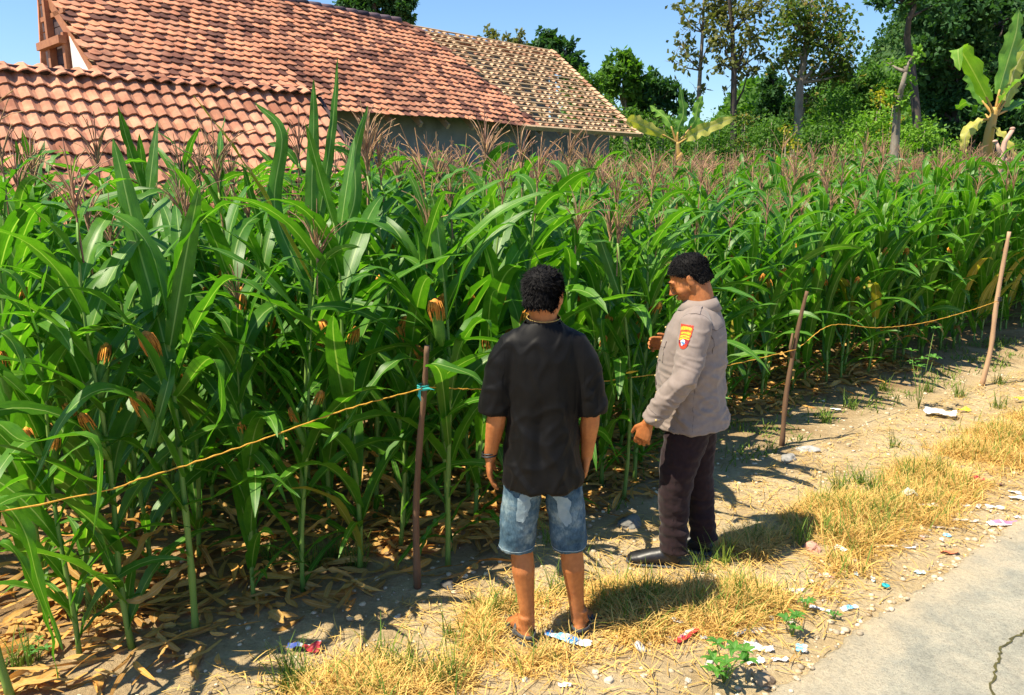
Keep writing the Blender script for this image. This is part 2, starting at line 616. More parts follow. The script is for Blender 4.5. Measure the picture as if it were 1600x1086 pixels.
def tree(label, Y, trunk, rtrunk, blobs, leaf, lm, bark, cat='tree', name='tree', seed=0, spray=.25, fill=1.0, group=None, lean_y=0):
    """trunk: photo points from the foot up; blobs: (px, py, radius px, leaves)."""
    r = random.Random(seed); rs = np.random.default_rng(seed)
    foot = at(trunk[0][0], trunk[0][1], Y)
    base = Vector((foot.x, Y, 0))
    tp = [base - base]
    n = len(trunk)
    for i, (px, py) in enumerate(trunk[0:]):
        p = at(px, py, Y + r.uniform(-.3, .3))
        if p.z > .3: tp.append(p - base)
    th = thing(name, label, cat, base, group)
    mb = MB()
    m = len(tp)
    mb.tube(tp, [rtrunk * (1 - .75 * i / (m - 1)) for i in range(m)], n=8)
    cs = []
    sc = Y / FPX
    for (px, py, rp, cnt) in blobs:
        dy = r.uniform(-1, 1) * rp * sc * .8
        c = at(px, py, Y + dy) - base
        R = rp * sc
        # limb from the trunk below the clump
        cand = [p for p in tp if p.z < c.z - .15 * R] or [tp[-2]]
        a = cand[-1]
        k = r.uniform(.3, 1)
        i0 = tp.index(a)
        if i0 + 1 < m: a = a.lerp(tp[i0 + 1], r.uniform(0, .8)) if tp[i0 + 1].z < c.z else a
        mid = a.lerp(c, .5) + Vector((r.uniform(-.2, .2), r.uniform(-.2, .2), -.1)) * R
        mb.tube([a, mid, c], [rtrunk * .32, rtrunk * .2, rtrunk * .08], n=6)
        subs = []
        for q in range(9):
            e = c + Vector((r.gauss(0, .5), r.gauss(0, .5), r.gauss(0, .45))) * R
            mb.tube([c.lerp(a, .15), c.lerp(e, .5) + Vector((0, 0, .06 * R)), e], [rtrunk * .09, rtrunk * .06, rtrunk * .03], n=4, cap=False)
            subs.append(e)
        cnt = int(cnt * fill * (1.7 if cnt > 250 else 1.25))
        nb = np.array([subs[r.randrange(9)][:] for _ in range(cnt)])
        off = rs.normal(size=(cnt, 3))
        off /= np.linalg.norm(off, axis=1, keepdims=True)
        off *= (rs.random((cnt, 1)) ** .5) * R * (spray + .22)
        cs.append(nb + off)
    mb.build('trunk', BARK[bark], th)
    v, t, uv = leaf_cloud(np.concatenate(cs), leaf * .8, rs)
    obj('crown', mesh_np('crown', v, tris=t, uvs=uv, smooth=False), TM[lm], th)
    return th


tree('dark dense tree crown rising just behind the tiled ridge', 26, [(585, 240), (585, 120), (585, 40), (585, 0)], .22,
     [(548, 10, 20, 700), (575, -5, 26, 900), (605, 5, 26, 900), (628, 15, 16, 500), (590, 22, 24, 800), (560, 28, 18, 500)], .22, 'dark', 'dark', seed=1)
tree('thin pale feathery tree top over the unfinished roof ridge', 40, [(790, 250), (790, 150), (790, 80)], .15,
     [(770, 60, 12, 160), (795, 68, 12, 160), (812, 62, 10, 140), (752, 66, 8, 80)], .28, 'grey', 'grey', seed=2)
tree('round dark broadleaf tree beside the end of the unfinished roof', 27, [(868, 260), (866, 180), (862, 110), (862, 70)], .2,
     [(862, 66, 20, 420), (845, 78, 16, 300), (885, 80, 18, 380), (893, 98, 14, 250), (862, 92, 20, 380), (895, 125, 18, 300), (858, 57, 12, 200)], .24, 'dark', 'grey', seed=3)
tree('light green bushy tree sloping down beside the roof end', 25, [(925, 270), (925, 200), (925, 150)], .15,
     [(905, 128, 20, 700), (925, 145, 24, 900), (945, 165, 22, 800), (965, 180, 20, 700), (930, 175, 26, 900), (900, 150, 18, 600)], .12, 'mid', 'grey', seed=4)
tree('broadleaf tree with big round leaves against the sky', 29, [(980, 265), (978, 190), (975, 130), (975, 95)], .17,
     [(972, 92, 15, 220), (988, 102, 13, 200), (955, 112, 15, 220), (995, 125, 12, 150), (968, 125, 20, 300), (945, 130, 14, 200), (985, 150, 20, 320)], .30, 'mid', 'grey', seed=5)
tree('dark green tree with clustered leaves left of the bare slender tree', 30, [(1030, 265), (1030, 190), (1025, 140)], .17,
     [(1020, 130, 20, 380), (1040, 140, 16, 300), (1000, 145, 16, 300), (1030, 165, 24, 480), (1060, 170, 16, 300), (1005, 175, 20, 400)], .26, 'dark', 'grey', seed=6)
tree('slender almost bare tree with few leaves against the sky', 26, [(1085, 270), (1090, 180), (1094, 110), (1098, 50), (1100, 0), (1102, -40)], .10,
     [(1098, 10, 26, 60), (1075, 40, 22, 45), (1065, 70, 20, 40), (1110, 60, 18, 40), (1085, 95, 20, 36), (1062, 20, 20, 36), (1090, 140, 14, 20), (1110, -20, 30, 70), (1060, 100, 16, 26), (1118, 25, 14, 40)], .26, 'grey', 'grey', seed=7)
tree('tall thin tree with sparse olive leaves and dark trunk', 25, [(1146, 270), (1146, 180), (1147, 110), (1144, 50), (1140, 0), (1138, -40)], .14,
     [(1140, 5, 32, 240), (1165, 25, 24, 170), (1122, 30, 20, 140), (1175, 55, 20, 110), (1130, 60, 22, 130), (1160, 85, 22, 110), (1185, 85, 14, 60), (1130, 100, 16, 70), (1150, 125, 14, 50), (1170, 110, 14, 60), (1180, 5, 24, 130)], .22, 'grey', 'dark', seed=8)
tree('full tree with yellowing brown green foliage', 26, [(1248, 275), (1247, 200), (1250, 130), (1262, 60), (1268, 0)], .22,
     [(1260, 0, 42, 900), (1225, 25, 30, 600), (1295, 25, 32, 650), (1240, 60, 36, 650), (1300, 65, 34, 650), (1315, 95, 24, 400), (1250, 100, 30, 450), (1285, 115, 34, 500), (1225, 95, 20, 260), (1325, 115, 18, 300), (1265, 145, 30, 400)], .20, 'brown', 'grey', seed=9, fill=.55, spray=.4)
tree('dark conical tree right of the slender trunks', 30, [(1210, 270), (1210, 200), (1208, 140)], .18,
     [(1208, 125, 16, 400), (1205, 150, 20, 600), (1215, 175, 24, 700), (1195, 185, 20, 500), (1225, 195, 22, 500)], .2, 'dark', 'dark', seed=10)
tree('broad green tree standing below the hill', 32, [(1370, 275), (1370, 200), (1365, 140)], .2,
     [(1345, 150, 28, 800), (1375, 145, 26, 700), (1400, 150, 28, 700), (1330, 170, 28, 700), (1365, 178, 30, 900), (1350, 128, 16, 400), (1390, 130, 16, 300), (1345, 200, 30, 700)], .22, 'mid', 'grey', seed=11)
tree('leaning grey trunk with pale bare top and sprigs of bright leaves', 16, [(1395, 275), (1398, 230), (1402, 175), (1408, 140), (1415, 112)], .13,
     [(1412, 100, 12, 60), (1400, 150, 12, 70), (1418, 128, 10, 50), (1425, 88, 10, 50), (1390, 100, 8, 30), (1408, 165, 9, 40)], .13, 'bright', 'grey', seed=12)
tree('dark forked trunk reaching over the top of the picture', 19, [(1440, 280), (1432, 180), (1424, 100), (1417, 60), (1420, 30), (1432, 5), (1448, -30)], .13,
     [(1430, -6, 20, 120), (1388, 2, 14, 90), (1378, -6, 12, 70), (1465, 5, 24, 220), (1405, -20, 22, 120)], .2, 'dark', 'dark', seed=13)
tree('huge shadowy dark green tree at the right edge', 22, [(1502, 285), (1500, 200), (1502, 120), (1505, 50), (1510, 0)], .36,
     [(1480, 30, 44, 1100), (1530, 10, 50, 1200), (1580, 30, 50, 1200), (1460, 70, 36, 800), (1510, 80, 44, 1000), (1570, 90, 50, 1100), (1455, 120, 34, 800), (1500, 140, 40, 800),
      (1560, 150, 46, 1000), (1610, 120, 50, 1000), (1470, 170, 36, 800), (1530, 200, 34, 700), (1590, 200, 40, 800), (1445, 200, 30, 600), (1610, 20, 50, 900), (1440, 30, 26, 400)], .2, 'dark', 'dark', seed=14)


def bush(label, px, py, w, h, Y, lm, leaf=.09, n=2600, seed=0, cat='bush'):
    n = int(n * 2.2)
    rs = np.random.default_rng(seed); r = random.Random(seed)
    base = at(px, py, Y); base.z = 0
    sc = Y / FPX
    top = at(px, py - h, Y).z
    cs = []
    mb = MB()
    th = thing('bush', label, cat, base)
    for k in range(16):
        c = Vector((r.uniform(-.45, .45) * w * sc, r.uniform(-.5, .5), 0))
        hh = top * (1 - .5 * (abs(c.x) / (w * sc * .5)) ** 2) * r.uniform(.72, 1.0)
        mb.tube([Vector((c.x * .2, c.y * .2, 0)), Vector((c.x * .7, c.y * .7, hh * .5)), Vector((c.x, c.y, hh * .95))], [.03, .02, .008], n=5)
        m_ = n // 16
        R = w * sc * .17
        f = rs.random((m_, 1)) ** .7
        q = np.array([c.x, c.y, hh - R]) + rs.normal(size=(m_, 3)) * R * np.array([.8, .8, .55])
        low = rs.random(m_) < .45
        q[low, 2] = hh * (.15 + .75 * rs.random(low.sum()))
        cs.append(q)
    mb.build('stem', BARK['grey'], th)
    v, t, uv = leaf_cloud(np.concatenate(cs), leaf, rs, droop=-.1)
    obj('foliage', mesh_np('foliage', v, tris=t, uvs=uv, smooth=False), TM[lm], th)


bush('bright green shrub left of the leaning trunk', 1352, 255, 110, 95, 20, 'bright', seed=21)
bush('low bright green shrub below the brown leaved tree', 1262, 255, 100, 85, 21, 'mid', seed=22)
bush('mid green shrub beside the pale yellow flowers', 1205, 255, 90, 95, 22, 'mid', seed=23)
bush('small yellow green shrub behind the tassels', 1235, 255, 44, 62, 19, 'yellow', leaf=.07, n=700, seed=24)
bush('rounded pale green shrub at the foot of the leaning trunk', 1357, 258, 36, 46, 17, 'bright', leaf=.07, n=1200, seed=25)
bush('yellow leaved bush glowing before the dark trees', 1370, 250, 60, 118, 23, 'yellow', leaf=.10, n=600, seed=26)
bush('loose green shrub right of the leaning trunk', 1425, 262, 90, 90, 19, 'bright', seed=27)
bush('dark green bush under the huge tree', 1470, 265, 90, 60, 20, 'mid', seed=28)
bush('dark green shrub beneath the slender bare tree', 1115, 255, 110, 90, 24, 'mid', seed=29)
bush('green shrub behind the left banana plant', 1020, 255, 110, 85, 26, 'mid', seed=30)
bush('orange tinted dry bush between the slender trunk and dark tree', 1165, 230, 60, 70, 25, 'brown', n=1200, seed=31)
bush('green shrub at the right edge behind the pale stump', 1590, 268, 70, 62, 19, 'mid', seed=32)
bush('fresh green shrub at the foot of the huge tree', 1482, 262, 60, 50, 17, 'bright', leaf=.07, n=900, seed=33)
bush('shrub with light leaves below the broadleaf tree', 950, 250, 90, 70, 24, 'mid', seed=34)
bush('tall green thicket bush left of the leaning trunk', 1310, 255, 90, 120, 26, 'mid', n=3200, seed=35)

# the wood behind them all, one mass
rs = np.random.default_rng(5)
n = 45000
px = 880 + rs.random(n) * 860
topy = 170 - 30 * np.sin(px / 60.) - 25 * np.sin(px / 23. + 1) - np.clip((px - 1180) * .15, 0, 40)
Y = 36 + rs.random(n) * 12
py = topy + (262 - topy) * rs.random(n) ** 1.2
P = np.array([at(a, b, c)[:] for a, b, c in zip(px, py, Y)])
v, t, uv = leaf_cloud(P, .36, rs, droop=.1)
tag(obj('woods', mesh_np('woods', v, tris=t, uvs=uv, smooth=False), TM['mid']), 'dark tangle of far woodland closing the view behind the trees', 'woods', kind='stuff')

# ------------------------------------------------------------------ buildings
tile_rnd = [(0, (.22, .21, .26)), (.24, (.42, .38, .44)), (.32, (.80, .76, .78)), (.5, (1, 1, 1)), (.8, (1.12, .98, .92)), (1, (1.3, 1.2, 1.1))]
MT['tile'] = simple('clay_tile', (.40, .175, .105), (.53, .275, .17), scale=9, rough=.85, bmp=.2, coord='pos', rnd=tile_rnd, spec=.15, stain=(.9, (.42, .40, .44)))
MT['tile_new'] = simple('clay_tile_new', (.44, .195, .125), (.54, .28, .18), scale=7, rough=.85, bmp=.2, coord='pos', spec=.15, stain=(1.3, (.55, .52, .5)),
                        rnd=[(0, (.5, .42, .4)), (.25, (.82, .78, .76)), (.6, (1, 1, 1)), (1, (1.2, 1.12, 1.05))])
MT['tile_pale'] = simple('clay_tile_pale', (.46, .28, .18), (.58, .40, .26), scale=7, rough=.85, bmp=.2, coord='pos', spec=.15,
                         rnd=[(0, (.6, .45, .42)), (.3, (.95, .9, .84)), (1, (1.15, 1.15, 1.1))])
MT['batten'] = simple('pale_wood', (.46, .33, .20), (.34, .24, .15), scale=20, rough=.85, bmp=.3, stretch=(.3, .3, 1))
MT['brown_wood'] = simple('brown_wood', (.30, .12, .06), (.38, .17, .08), scale=14, rough=.7, bmp=.3)
MT['dark_plank'] = simple('dark_plank', (.05, .035, .04), (.09, .06, .06), scale=14, rough=.85, bmp=.3)
MT['plaster'] = simple('grey_plaster', (.17, .18, .19), (.26, .265, .265), scale=1.4, rough=.9, bmp=.3, coord='pos', stain=(1.6, (.55, .55, .52)))
MT['white_plaster'] = simple('white_plaster', (.62, .60, .56), (.75, .73, .70), scale=3, rough=.9, bmp=.3, coord='pos')
MT['ridge'] = simple('ridge_tile', (.09, .07, .09), (.14, .10, .12), scale=9, rough=.85, coord='pos', rnd=tile_rnd)


def tile_mesh(name, W, L, seed, thick=.014, amp=.02, scallop=.035, plain=False):
    """S-shaped clay tile: x across, y down the slope, z out of it; lower edge scalloped."""
    r = random.Random(seed)
    vs, fs = [], []
    nxs = 5
    xs = [(-.5 + i / (nxs - 1)) for i in range(nxs)]
    for lay in (0, 1):
        for j, y in enumerate((0, 1)):
            for x in xs:
                zz = amp * math.sin(x * 2 * math.pi + .5) if not plain else amp * math.cos(x * math.pi) * .8
                yy = L * y + (scallop * (1 - (2 * x) ** 2) if y == 1 else 0) + (r.uniform(-.004, .004) if y else 0)
                vs.append((x * W * .985, yy, zz + .034 * y - lay * thick))
    def I(l, j, i): return l * 2 * nxs + j * nxs + i
    for i in range(nxs - 1):
        fs.append((I(0, 0, i), I(0, 0, i + 1), I(0, 1, i + 1), I(0, 1, i))[::-1])
        fs.append((I(1, 0, i), I(1, 0, i + 1), I(1, 1, i + 1), I(1, 1, i)))
        fs.append((I(0, 1, i), I(0, 1, i + 1), I(1, 1, i + 1), I(1, 1, i))[::-1])
    for i in (0, nxs - 1):
        q = (I(0, 0, i), I(0, 1, i), I(1, 1, i), I(1, 0, i))
        fs.append(q if i == 0 else q[::-1])
    return mesh_np(name, vs, faces=fs, smooth=False)


def frame_mat(o, s, d, n):
    return Matrix(((s.x, d.x, n.x, o.x), (s.y, d.y, n.y, o.y), (s.z, d.z, n.z, o.z), (0, 0, 0, 1)))


def lay_tiles(items, meshes, material, parent, base, limit=300, seed=0, name='tile'):
    """items: (distance, matrix). The nearest are objects, the rest one joined mesh."""
    r = random.Random(seed)
    items.sort(key=lambda a: a[0])
    for me in meshes:
        if not me.materials: me.materials.append(material)
    T = Matrix.Translation(-base)
    for d, m in items[:limit]:
        o = bpy.data.objects.new(name, r.choice(meshes))
        COL.objects.link(o)
        o.parent = parent
        o.matrix_local = T @ m
    rest = items[limit:]
    if rest:
        mb = MB()
        for d, m in rest:
            me = r.choice(meshes)
            M = T @ m
            mb.add([M @ v.co for v in me.vertices], [tuple(p.vertices) for p in me.polygons])
        o = mb.build(name + '_rest', material, parent, smooth=False)
        o.name = name + '_field'
        tag(o, kind='stuff')


def slope_frame(A, B, down_h, z1):
    """A, B the ends of the ridge; down_h horizontal vector ridge to eave; z1 the eave height."""
    s = (B - A).normalized()
    d = Vector((down_h.x, down_h.y, z1 - A.z))
    L = d.length
    d = d / L
    n = s.cross(d)
    if n.z < 0: n = -n
    return s, d, n, (B - A).length, L


UH = Vector((.695, .719, 0)).normalized()       # along the main house
NH = Vector((-UH.y, UH.x, 0))
EL = Vector((-5.08, 10.1, 0))                    # front left corner of its eave
HL, HW, ZE, ZR = 11.50, 2.73, 3.0, 5.12
RL = EL + NH * HW + Vector((0, 0, ZR))


def hp(a, b, z):
    """a along the house from its left end, b from the front eave backwards."""
    return EL + UH * a + NH * b + Vector((0, 0, z))


house = thing('brick_house', 'large grey walled house with steep clay tile roof, its far third still bare battens', 'house', tuple(hp(0, 0, 0)))
HB = hp(0, 0, 0)
def L_(p): return p - HB


s_, d_, n_, LEN, SL = slope_frame(RL, RL + UH * HL, -NH * HW, ZE)
# walls
def wall_box(name, a0, a1, b0, b1, z0, z1, m):
    mb = MB()
    vs = [L_(hp(a, b, z)) for a in (a0, a1) for b in (b0, b1) for z in (z0, z1)]
    mb.add(vs, [(0, 1, 3, 2), (4, 6, 7, 5), (0, 4, 5, 1), (2, 3, 7, 6), (0, 2, 6, 4), (1, 5, 7, 3)])
    return mb.build(name, m, house, smooth=False)


fw = wall_box('wall', .22, 8.35, .55, .70, 0, 3.25, MT['plaster'])
wall_box('wall', 8.53, HL - .35, .56, .70, 0, 3.25, MT['plaster'])
wall_box('pillar', 8.36, 8.52, .50, .74, 0, 3.2, simple('pillar_dark', (.10, .10, .08), (.15, .14, .11), scale=5))
wall_box('wall', .16, HL - .35, 2.45, 2.6, 0, 4.75, MT['plaster'])
# white plaster gable stub at the near end and its open timber frame
mb = MB()
vs = [L_(hp(.03, b, z)) for b, z in ((.60, 0), (1.25, 0), (1.25, 3.90), (.60, 3.35))] + [L_(hp(.19, b, z)) for b, z in ((.60, 0), (1.25, 0), (1.25, 3.90), (.60, 3.35))]
mb.add(vs, [(0, 1, 2, 3), (7, 6, 5, 4), (0, 4, 5, 1), (1, 5, 6, 2), (2, 6, 7, 3), (3, 7, 4, 0)])
mb.build('gable_wall', MT['white_plaster'], house, smooth=False)
for k in range(21):
    z = 2.4 + k * .125
    b0 = max(1.27, (z - 2.95) / ((ZR - ZE) / HW) + .15)
    if b0 > 2.3: break
    mb = MB(); mb.beam(L_(hp(.08, b0, z)), L_(hp(.08, 2.45, z + random.uniform(-.01, .01))), .028, .115)
    mb.build('plank', MT['dark_plank'], house, smooth=False)
fr = MB()
for b in (2.0, 1.36):
    fr.beam(L_(hp(.02, b, 2.0)), L_(hp(.02, b, 3.0 + (ZR - ZE) / HW * b - .1)), .09, .09, up=NH)
p = fr.build('post', MT['brown_wood'], house, smooth=False)
fr = MB()
fr.beam(L_(hp(-.04, 1.30, 3.86)), L_(hp(-.04, 2.30, 3.86)), .10, .10)
fr.build('tie_beam', MT['brown_wood'], house, smooth=False)
fr = MB(); fr.beam(L_(hp(.05, 1.4, 4.25)), L_(hp(.05, 2.4, 4.25)), .03, .06); fr.build('rail', MT['brown_wood'], house, smooth=False)
fr = MB(); fr.beam(L_(hp(.05, 1.5, 3.2)), L_(hp(.05, 2.4, 3.2)), .03, .07); fr.build('rail', MT['brown_wood'], house, smooth=False)
# verge board under the left edge of the roof
fr = MB(); fr.beam(L_(hp(.05, .05, ZE - .06)), L_(hp(.05, HW, ZR - .06)), .03, .14); fr.build('verge_board', MT['brown_wood'], house, smooth=False)

# roof: rafters, battens, then tiles up to a slanting edge
roof = obj('roof', None, None, house); bpy.data.objects.remove(roof)
rf = MB()
for k in range(int(HL / .62) + 1):
    a = .1 + k * .62
    rf.beam(L_(hp(a, 0, ZE - .07)), L_(hp(a, HW, ZR - .07)), .05, .09)
roof = rf.build('roof', MT['batten'], house, smooth=False)
# steep back slope closing the ridge
bk = MB()
vs = [L_(hp(0.16, HW + .02, ZR - .02)), L_(hp(HL, HW + .02, ZR - .02)), L_(hp(HL, HW + .5, 3.2)), L_(hp(.16, HW + .5, 3.2))]
vs2 = [v - NH * .05 for v in vs]
bk.add(vs + vs2, [(0, 1, 2, 3), (7, 6, 5, 4), (0, 4, 5, 1), (1, 5, 6, 2), (2, 6, 7, 3), (3, 7, 4, 0)])
bk.build('back_roof', MT['tile'], house, smooth=False)
P_ = SL / 22.0
TW = .152
ORG = RL + n_ * .035


def edge_a(d):      # where the laid tiles end, d metres down the slope
    return 7.05 + d * .36 + .5 * math.sin(d * 1.3) * .3


items = []
for j in range(22):
    d = j * P_
    off = .5 * TW * (j % 2)
    for i in range(int(HL / TW)):
        a = .08 + i * TW + off
        if a > edge_a(d) + random.uniform(-.08, .08): continue
        jit = Matrix.Rotation(random.gauss(0, .022), 4, 'Z') @ Matrix.Rotation(random.gauss(0, .018), 4, 'X')
        sag = -.03 * math.sin(a * .9) - .012 * math.sin(a * 2.3 + d)
        o = ORG + s_ * (a + random.gauss(0, .004)) + d_ * (d - .02 + random.gauss(0, .005)) + n_ * (sag + .03)
        items.append(((o + d_ * .1).length - (0), frame_mat(o, s_, d_, n_) @ jit))
tms = [tile_mesh('tile', TW, P_ * 1.22, q, amp=.014, scallop=.045, plain=True) for q in range(3)]
lay_tiles(items, tms, MT['tile'], roof, HB, 300, 1)
PB = SL / 19
for j in range(20):
    d = j * PB if j < 19 else SL - .01
    a0 = edge_a(d) - .5
    mb = MB()
    p0, p1 = ORG + s_ * a0 + d_ * d + n_ * .0, ORG + s_ * (HL + random.uniform(.0, .12)) + d_ * (d + random.uniform(-.015, .015))
    mb.beam(L_(p0), L_(p1), .028, .028, up=n_)
    mb.build('batten', MT['batten'], roof, smooth=False)
mb = MB(); mb.beam(L_(ORG + s_ * 7.5 + d_ * (SL + .03)), L_(ORG + s_ * (HL + .1) + d_ * (SL + .03)), .05, .09, up=n_)
mb.build('fascia', MT['batten'], roof, smooth=False)
# pale tiles stacked loose between the battens
items = []
for j in range(19):
    d = j * PB
    for i in range(40):
        a = edge_a(d) + .15 + i * .200 + random.uniform(-.03, .03) + (.1 if j % 2 else 0)
        if a > HL - .05 or random.random() < .12: continue
        dens = .5 + .5 * math.sin(a * 2.2 + 1)
        if random.random() < .10 * dens: continue
        o = ORG + s_ * a + d_ * (d + .02) - n_ * .012
        items.append((o.length, frame_mat(o, s_, d_, n_) @ Matrix.Rotation(random.gauss(0, .05), 4, 'Z') @ Matrix.Rotation(random.uniform(-.15, .06), 4, 'X')))
tm2 = [tile_mesh('loose_tile', .155, PB * .60, 10 + q, amp=.016, scallop=-.03, plain=True) for q in range(2)]
lay_tiles(items, tm2, MT['tile_pale'], roof, HB, 290, 2, name='loose_tile')
# verge tiles on the right edge
items = []
for j in range(22):
    o = ORG + s_ * (HL - .02) + d_ * (j * P_) + n_ * .02
    items.append((o.length, frame_mat(o, s_, d_, n_)))
lay_tiles(items, [tile_mesh('verge_tile', .17, P_ * 1.1, 33, amp=.02)], MT['tile_pale'], roof, HB, 300, 3, name='verge_tile')
# ridge caps
cap = MB()
cap.tube([(-.15, 0, 0), (.15, 0, .012)], [(.075, .11), (.085, .12)], n=8, flat=Vector((0, 0, 1)))
capm = cap.mesh('ridge_tile')
items = []
for k in range(int(6.8 / .27)):
    o = RL + s_ * (.15 + k * .27) + Vector((0, 0, .06))
    items.append((o.length, frame_mat(o, s_, NH, Vector((0, 0, 1)))))
lay_tiles(items, [capm], MT['ridge'], roof, HB, 300, 4, name='ridge_tile')

# lower building in front, at the left
US = Vector((.755, .656, 0)).normalized(); NS = Vector((-US.y, US.x, 0))
SR = Vector((-2.42, 10.05, 3.06)); SLft = SR - US * 6.6; SLft.z = 3.06
SB = Vector((SLft.x, SLft.y, 0))
shed = thing('farm_shed', 'low building with sunlit orange pantile roof in front of the big house', 'shed', tuple(SB))
run, zb = 1.55, 1.66
ss_, sd_, sn_, SLEN, SSL = slope_frame(SLft, SR, -NS * run, zb)
mb = MB()
for k in range(12):
    a = SLft + US * (k * .6) - Vector((0, 0, .06))
    mb.beam(a - SB, a + sd_ * SSL - SB, .05, .07)
vs = [SLft, SR, SR + sd_ * SSL, SLft + sd_ * SSL]
vs = [v - sn_ * .03 - SB for v in vs]; vs += [v - sn_ * .02 for v in vs]
mb.add(vs, [(0, 1, 2, 3), (7, 6, 5, 4), (0, 4, 5, 1), (1, 5, 6, 2), (2, 6, 7, 3), (3, 7, 4, 0)])
sroof = mb.build('roof', MT['dark_plank'], shed, smooth=False)
mb = MB()
for (a0, a1, b0, b1, z1) in ((.2, 6.4, -1.3, -1.15, 1.75), (.2, 6.4, 1.0, 1.15, 2.1), (6.25, 6.4, -1.15, 1.0, 1.8), (.2, .35, -1.15, 1.0, 1.8)):
    vs = [US * a + NS * b + Vector((0, 0, z)) for a in (a0, a1) for b in (b0, b1) for z in (0, z1)]
    mb.add(vs, [(0, 1, 3, 2), (4, 6, 7, 5), (0, 4, 5, 1), (2, 3, 7, 6), (0, 2, 6, 4), (1, 5, 7, 3)])
mb.build('wall', MT['plaster'], shed, smooth=False)
# its back slope
mb = MB()
vs = [SLft - SB, SR - SB, SR - SB + NS * 1.2 - Vector((0, 0, .8)), SLft - SB + NS * 1.2 - Vector((0, 0, .8))]
vs += [v - Vector((0, 0, .04)) for v in vs]
mb.add(vs, [(0, 1, 2, 3), (7, 6, 5, 4), (0, 4, 5, 1), (1, 5, 6, 2), (2, 6, 7, 3), (3, 7, 4, 0)])
mb.build('back_roof', MT['tile_new'], shed, smooth=False)
TW2, P2 = .148, SSL / 10.6
items = []
for j in range(11):
    d = .03 + j * P2
    for i in range(int(SLEN / TW2)):
        a = .1 + i * TW2
        jit = Matrix.Rotation(random.gauss(0, .012), 4, 'Z') @ Matrix.Rotation(random.gauss(0, .015), 4, 'X')
        o = SLft + ss_ * a + sd_ * (d + random.gauss(0, .004)) + sn_ * (.02 + .012 * math.sin(a * 1.7))
        items.append((o.length, frame_mat(o, ss_, sd_, sn_) @ jit))
lay_tiles(items, [tile_mesh('tile', TW2 * 1.05, P2 * 1.14, 20 + q, amp=.022, scallop=.018) for q in range(3)], MT['tile_new'], sroof, SB, 300, 5)
mb = MB(); mb.beam(SLft - SB + Vector((0, 0, .01)), SR - SB + Vector((0, 0, .01)), .12, .07)
mb.build('ridge_board', MT['dark_plank'], sroof, smooth=False)
# wavy top course with a dark shadow gap below it
items = []
for i in range(int(SLEN / .165)):
    o = SLft + US * (.1 + i * .165) + sn_ * .034 - sd_ * .07 + Vector((0, 0, .006 * math.sin(i * 1.9)))
    dd = (sd_ + Vector((0, 0, .18))).normalized(); nn = ss_.cross(dd); nn = nn if nn.z > 0 else -nn
    items.append((o.length, frame_mat(o, ss_, dd, nn)))
lay_tiles(items, [tile_mesh('ridge_tile', .172, .17, 40, amp=.022, scallop=.03)], MT['tile_new'], sroof, SB, 300, 6, name='ridge_tile')

# ------------------------------------------------------------------ corn
def catmull(pts, n):
    pts = [Vector(p) for p in pts]
    P = [pts[0] * 2 - pts[1]] + pts + [pts[-1] * 2 - pts[-2]]
    out = []
    segs = len(pts) - 1
    for i in range(n + 1):
        x = i / n * segs
        k = min(int(x), segs - 1); t = x - k
        p0, p1, p2, p3 = P[k], P[k + 1], P[k + 2], P[k + 3]
        out.append(.5 * ((2 * p1) + (p2 - p0) * t + (2 * p0 - 5 * p1 + 4 * p2 - p3) * t * t + (3 * p1 - p0 - 3 * p2 + p3) * t ** 3))
    return out


def blade(path, W, side0, nc=4, fold=.35, wave=.012, twist=0, r=random, prof=None, ragged=0):
    """Long leaf: rows across the path; returns verts, quads, uvs."""
    n = len(path) - 1
    vs, uv, fs = [], [], []
    side = Vector(side0)
    ph1, ph2 = r.uniform(0, 6), r.uniform(0, 6)
    fr = r.uniform(3, 6)
    for i, p in enumerate(path):
        s = i / n
        d = (path[min(i + 1, n)] - path[max(i - 1, 0)]).normalized()
        side = (side - d * side.dot(d)).normalized()
        nn = side.cross(d)
        ang = twist * s
        sd = side * math.cos(ang) + nn * math.sin(ang)
        nm = sd.cross(d)
        w = (prof(s) if prof else min(1, .5 + 2.4 * s) * max(0, 1 - s ** 2.3) ** .75) * W * .5
        w = max(w, .0006)
        fo = fold * (1 - .7 * s)
        for k in range(nc + 1):
            u = -1 + 2 * k / nc
            wob = wave * (abs(u) ** 1.5) * math.sin(fr * 6.28 * s + (ph1 if u < 0 else ph2)) * min(1, 4 * s) * (1 - s * .6)
            rag = 1 + (ragged * r.uniform(-1, 1) if abs(u) == 1 else 0)
            q = p + sd * (u * w * math.cos(fo) * rag) - nm * (abs(u) * w * math.sin(fo)) + nm * wob
            vs.append(q); uv.append((k / nc, s))
    for i in range(n):
        for k in range(nc):
            a = i * (nc + 1) + k
            fs.append((a, a + 1, a + nc + 2, a + nc + 1))
    return vs, fs, uv


def arch_path(r, az, th0, th1, L, n, base, power=1.4):
    """Leaf midrib: starts th0 from vertical and bends to th1 at the tip."""
    pts = [Vector(base)]
    daz = r.uniform(-.35, .35)
    for i in range(n):
        s = (i + .5) / n
        th = th0 + (th1 - th0) * s ** power
        a = az + daz * s
        pts.append(pts[-1] + Vector((math.sin(th) * math.cos(a), math.sin(th) * math.sin(a), math.cos(th))) * (L / n))
    return pts


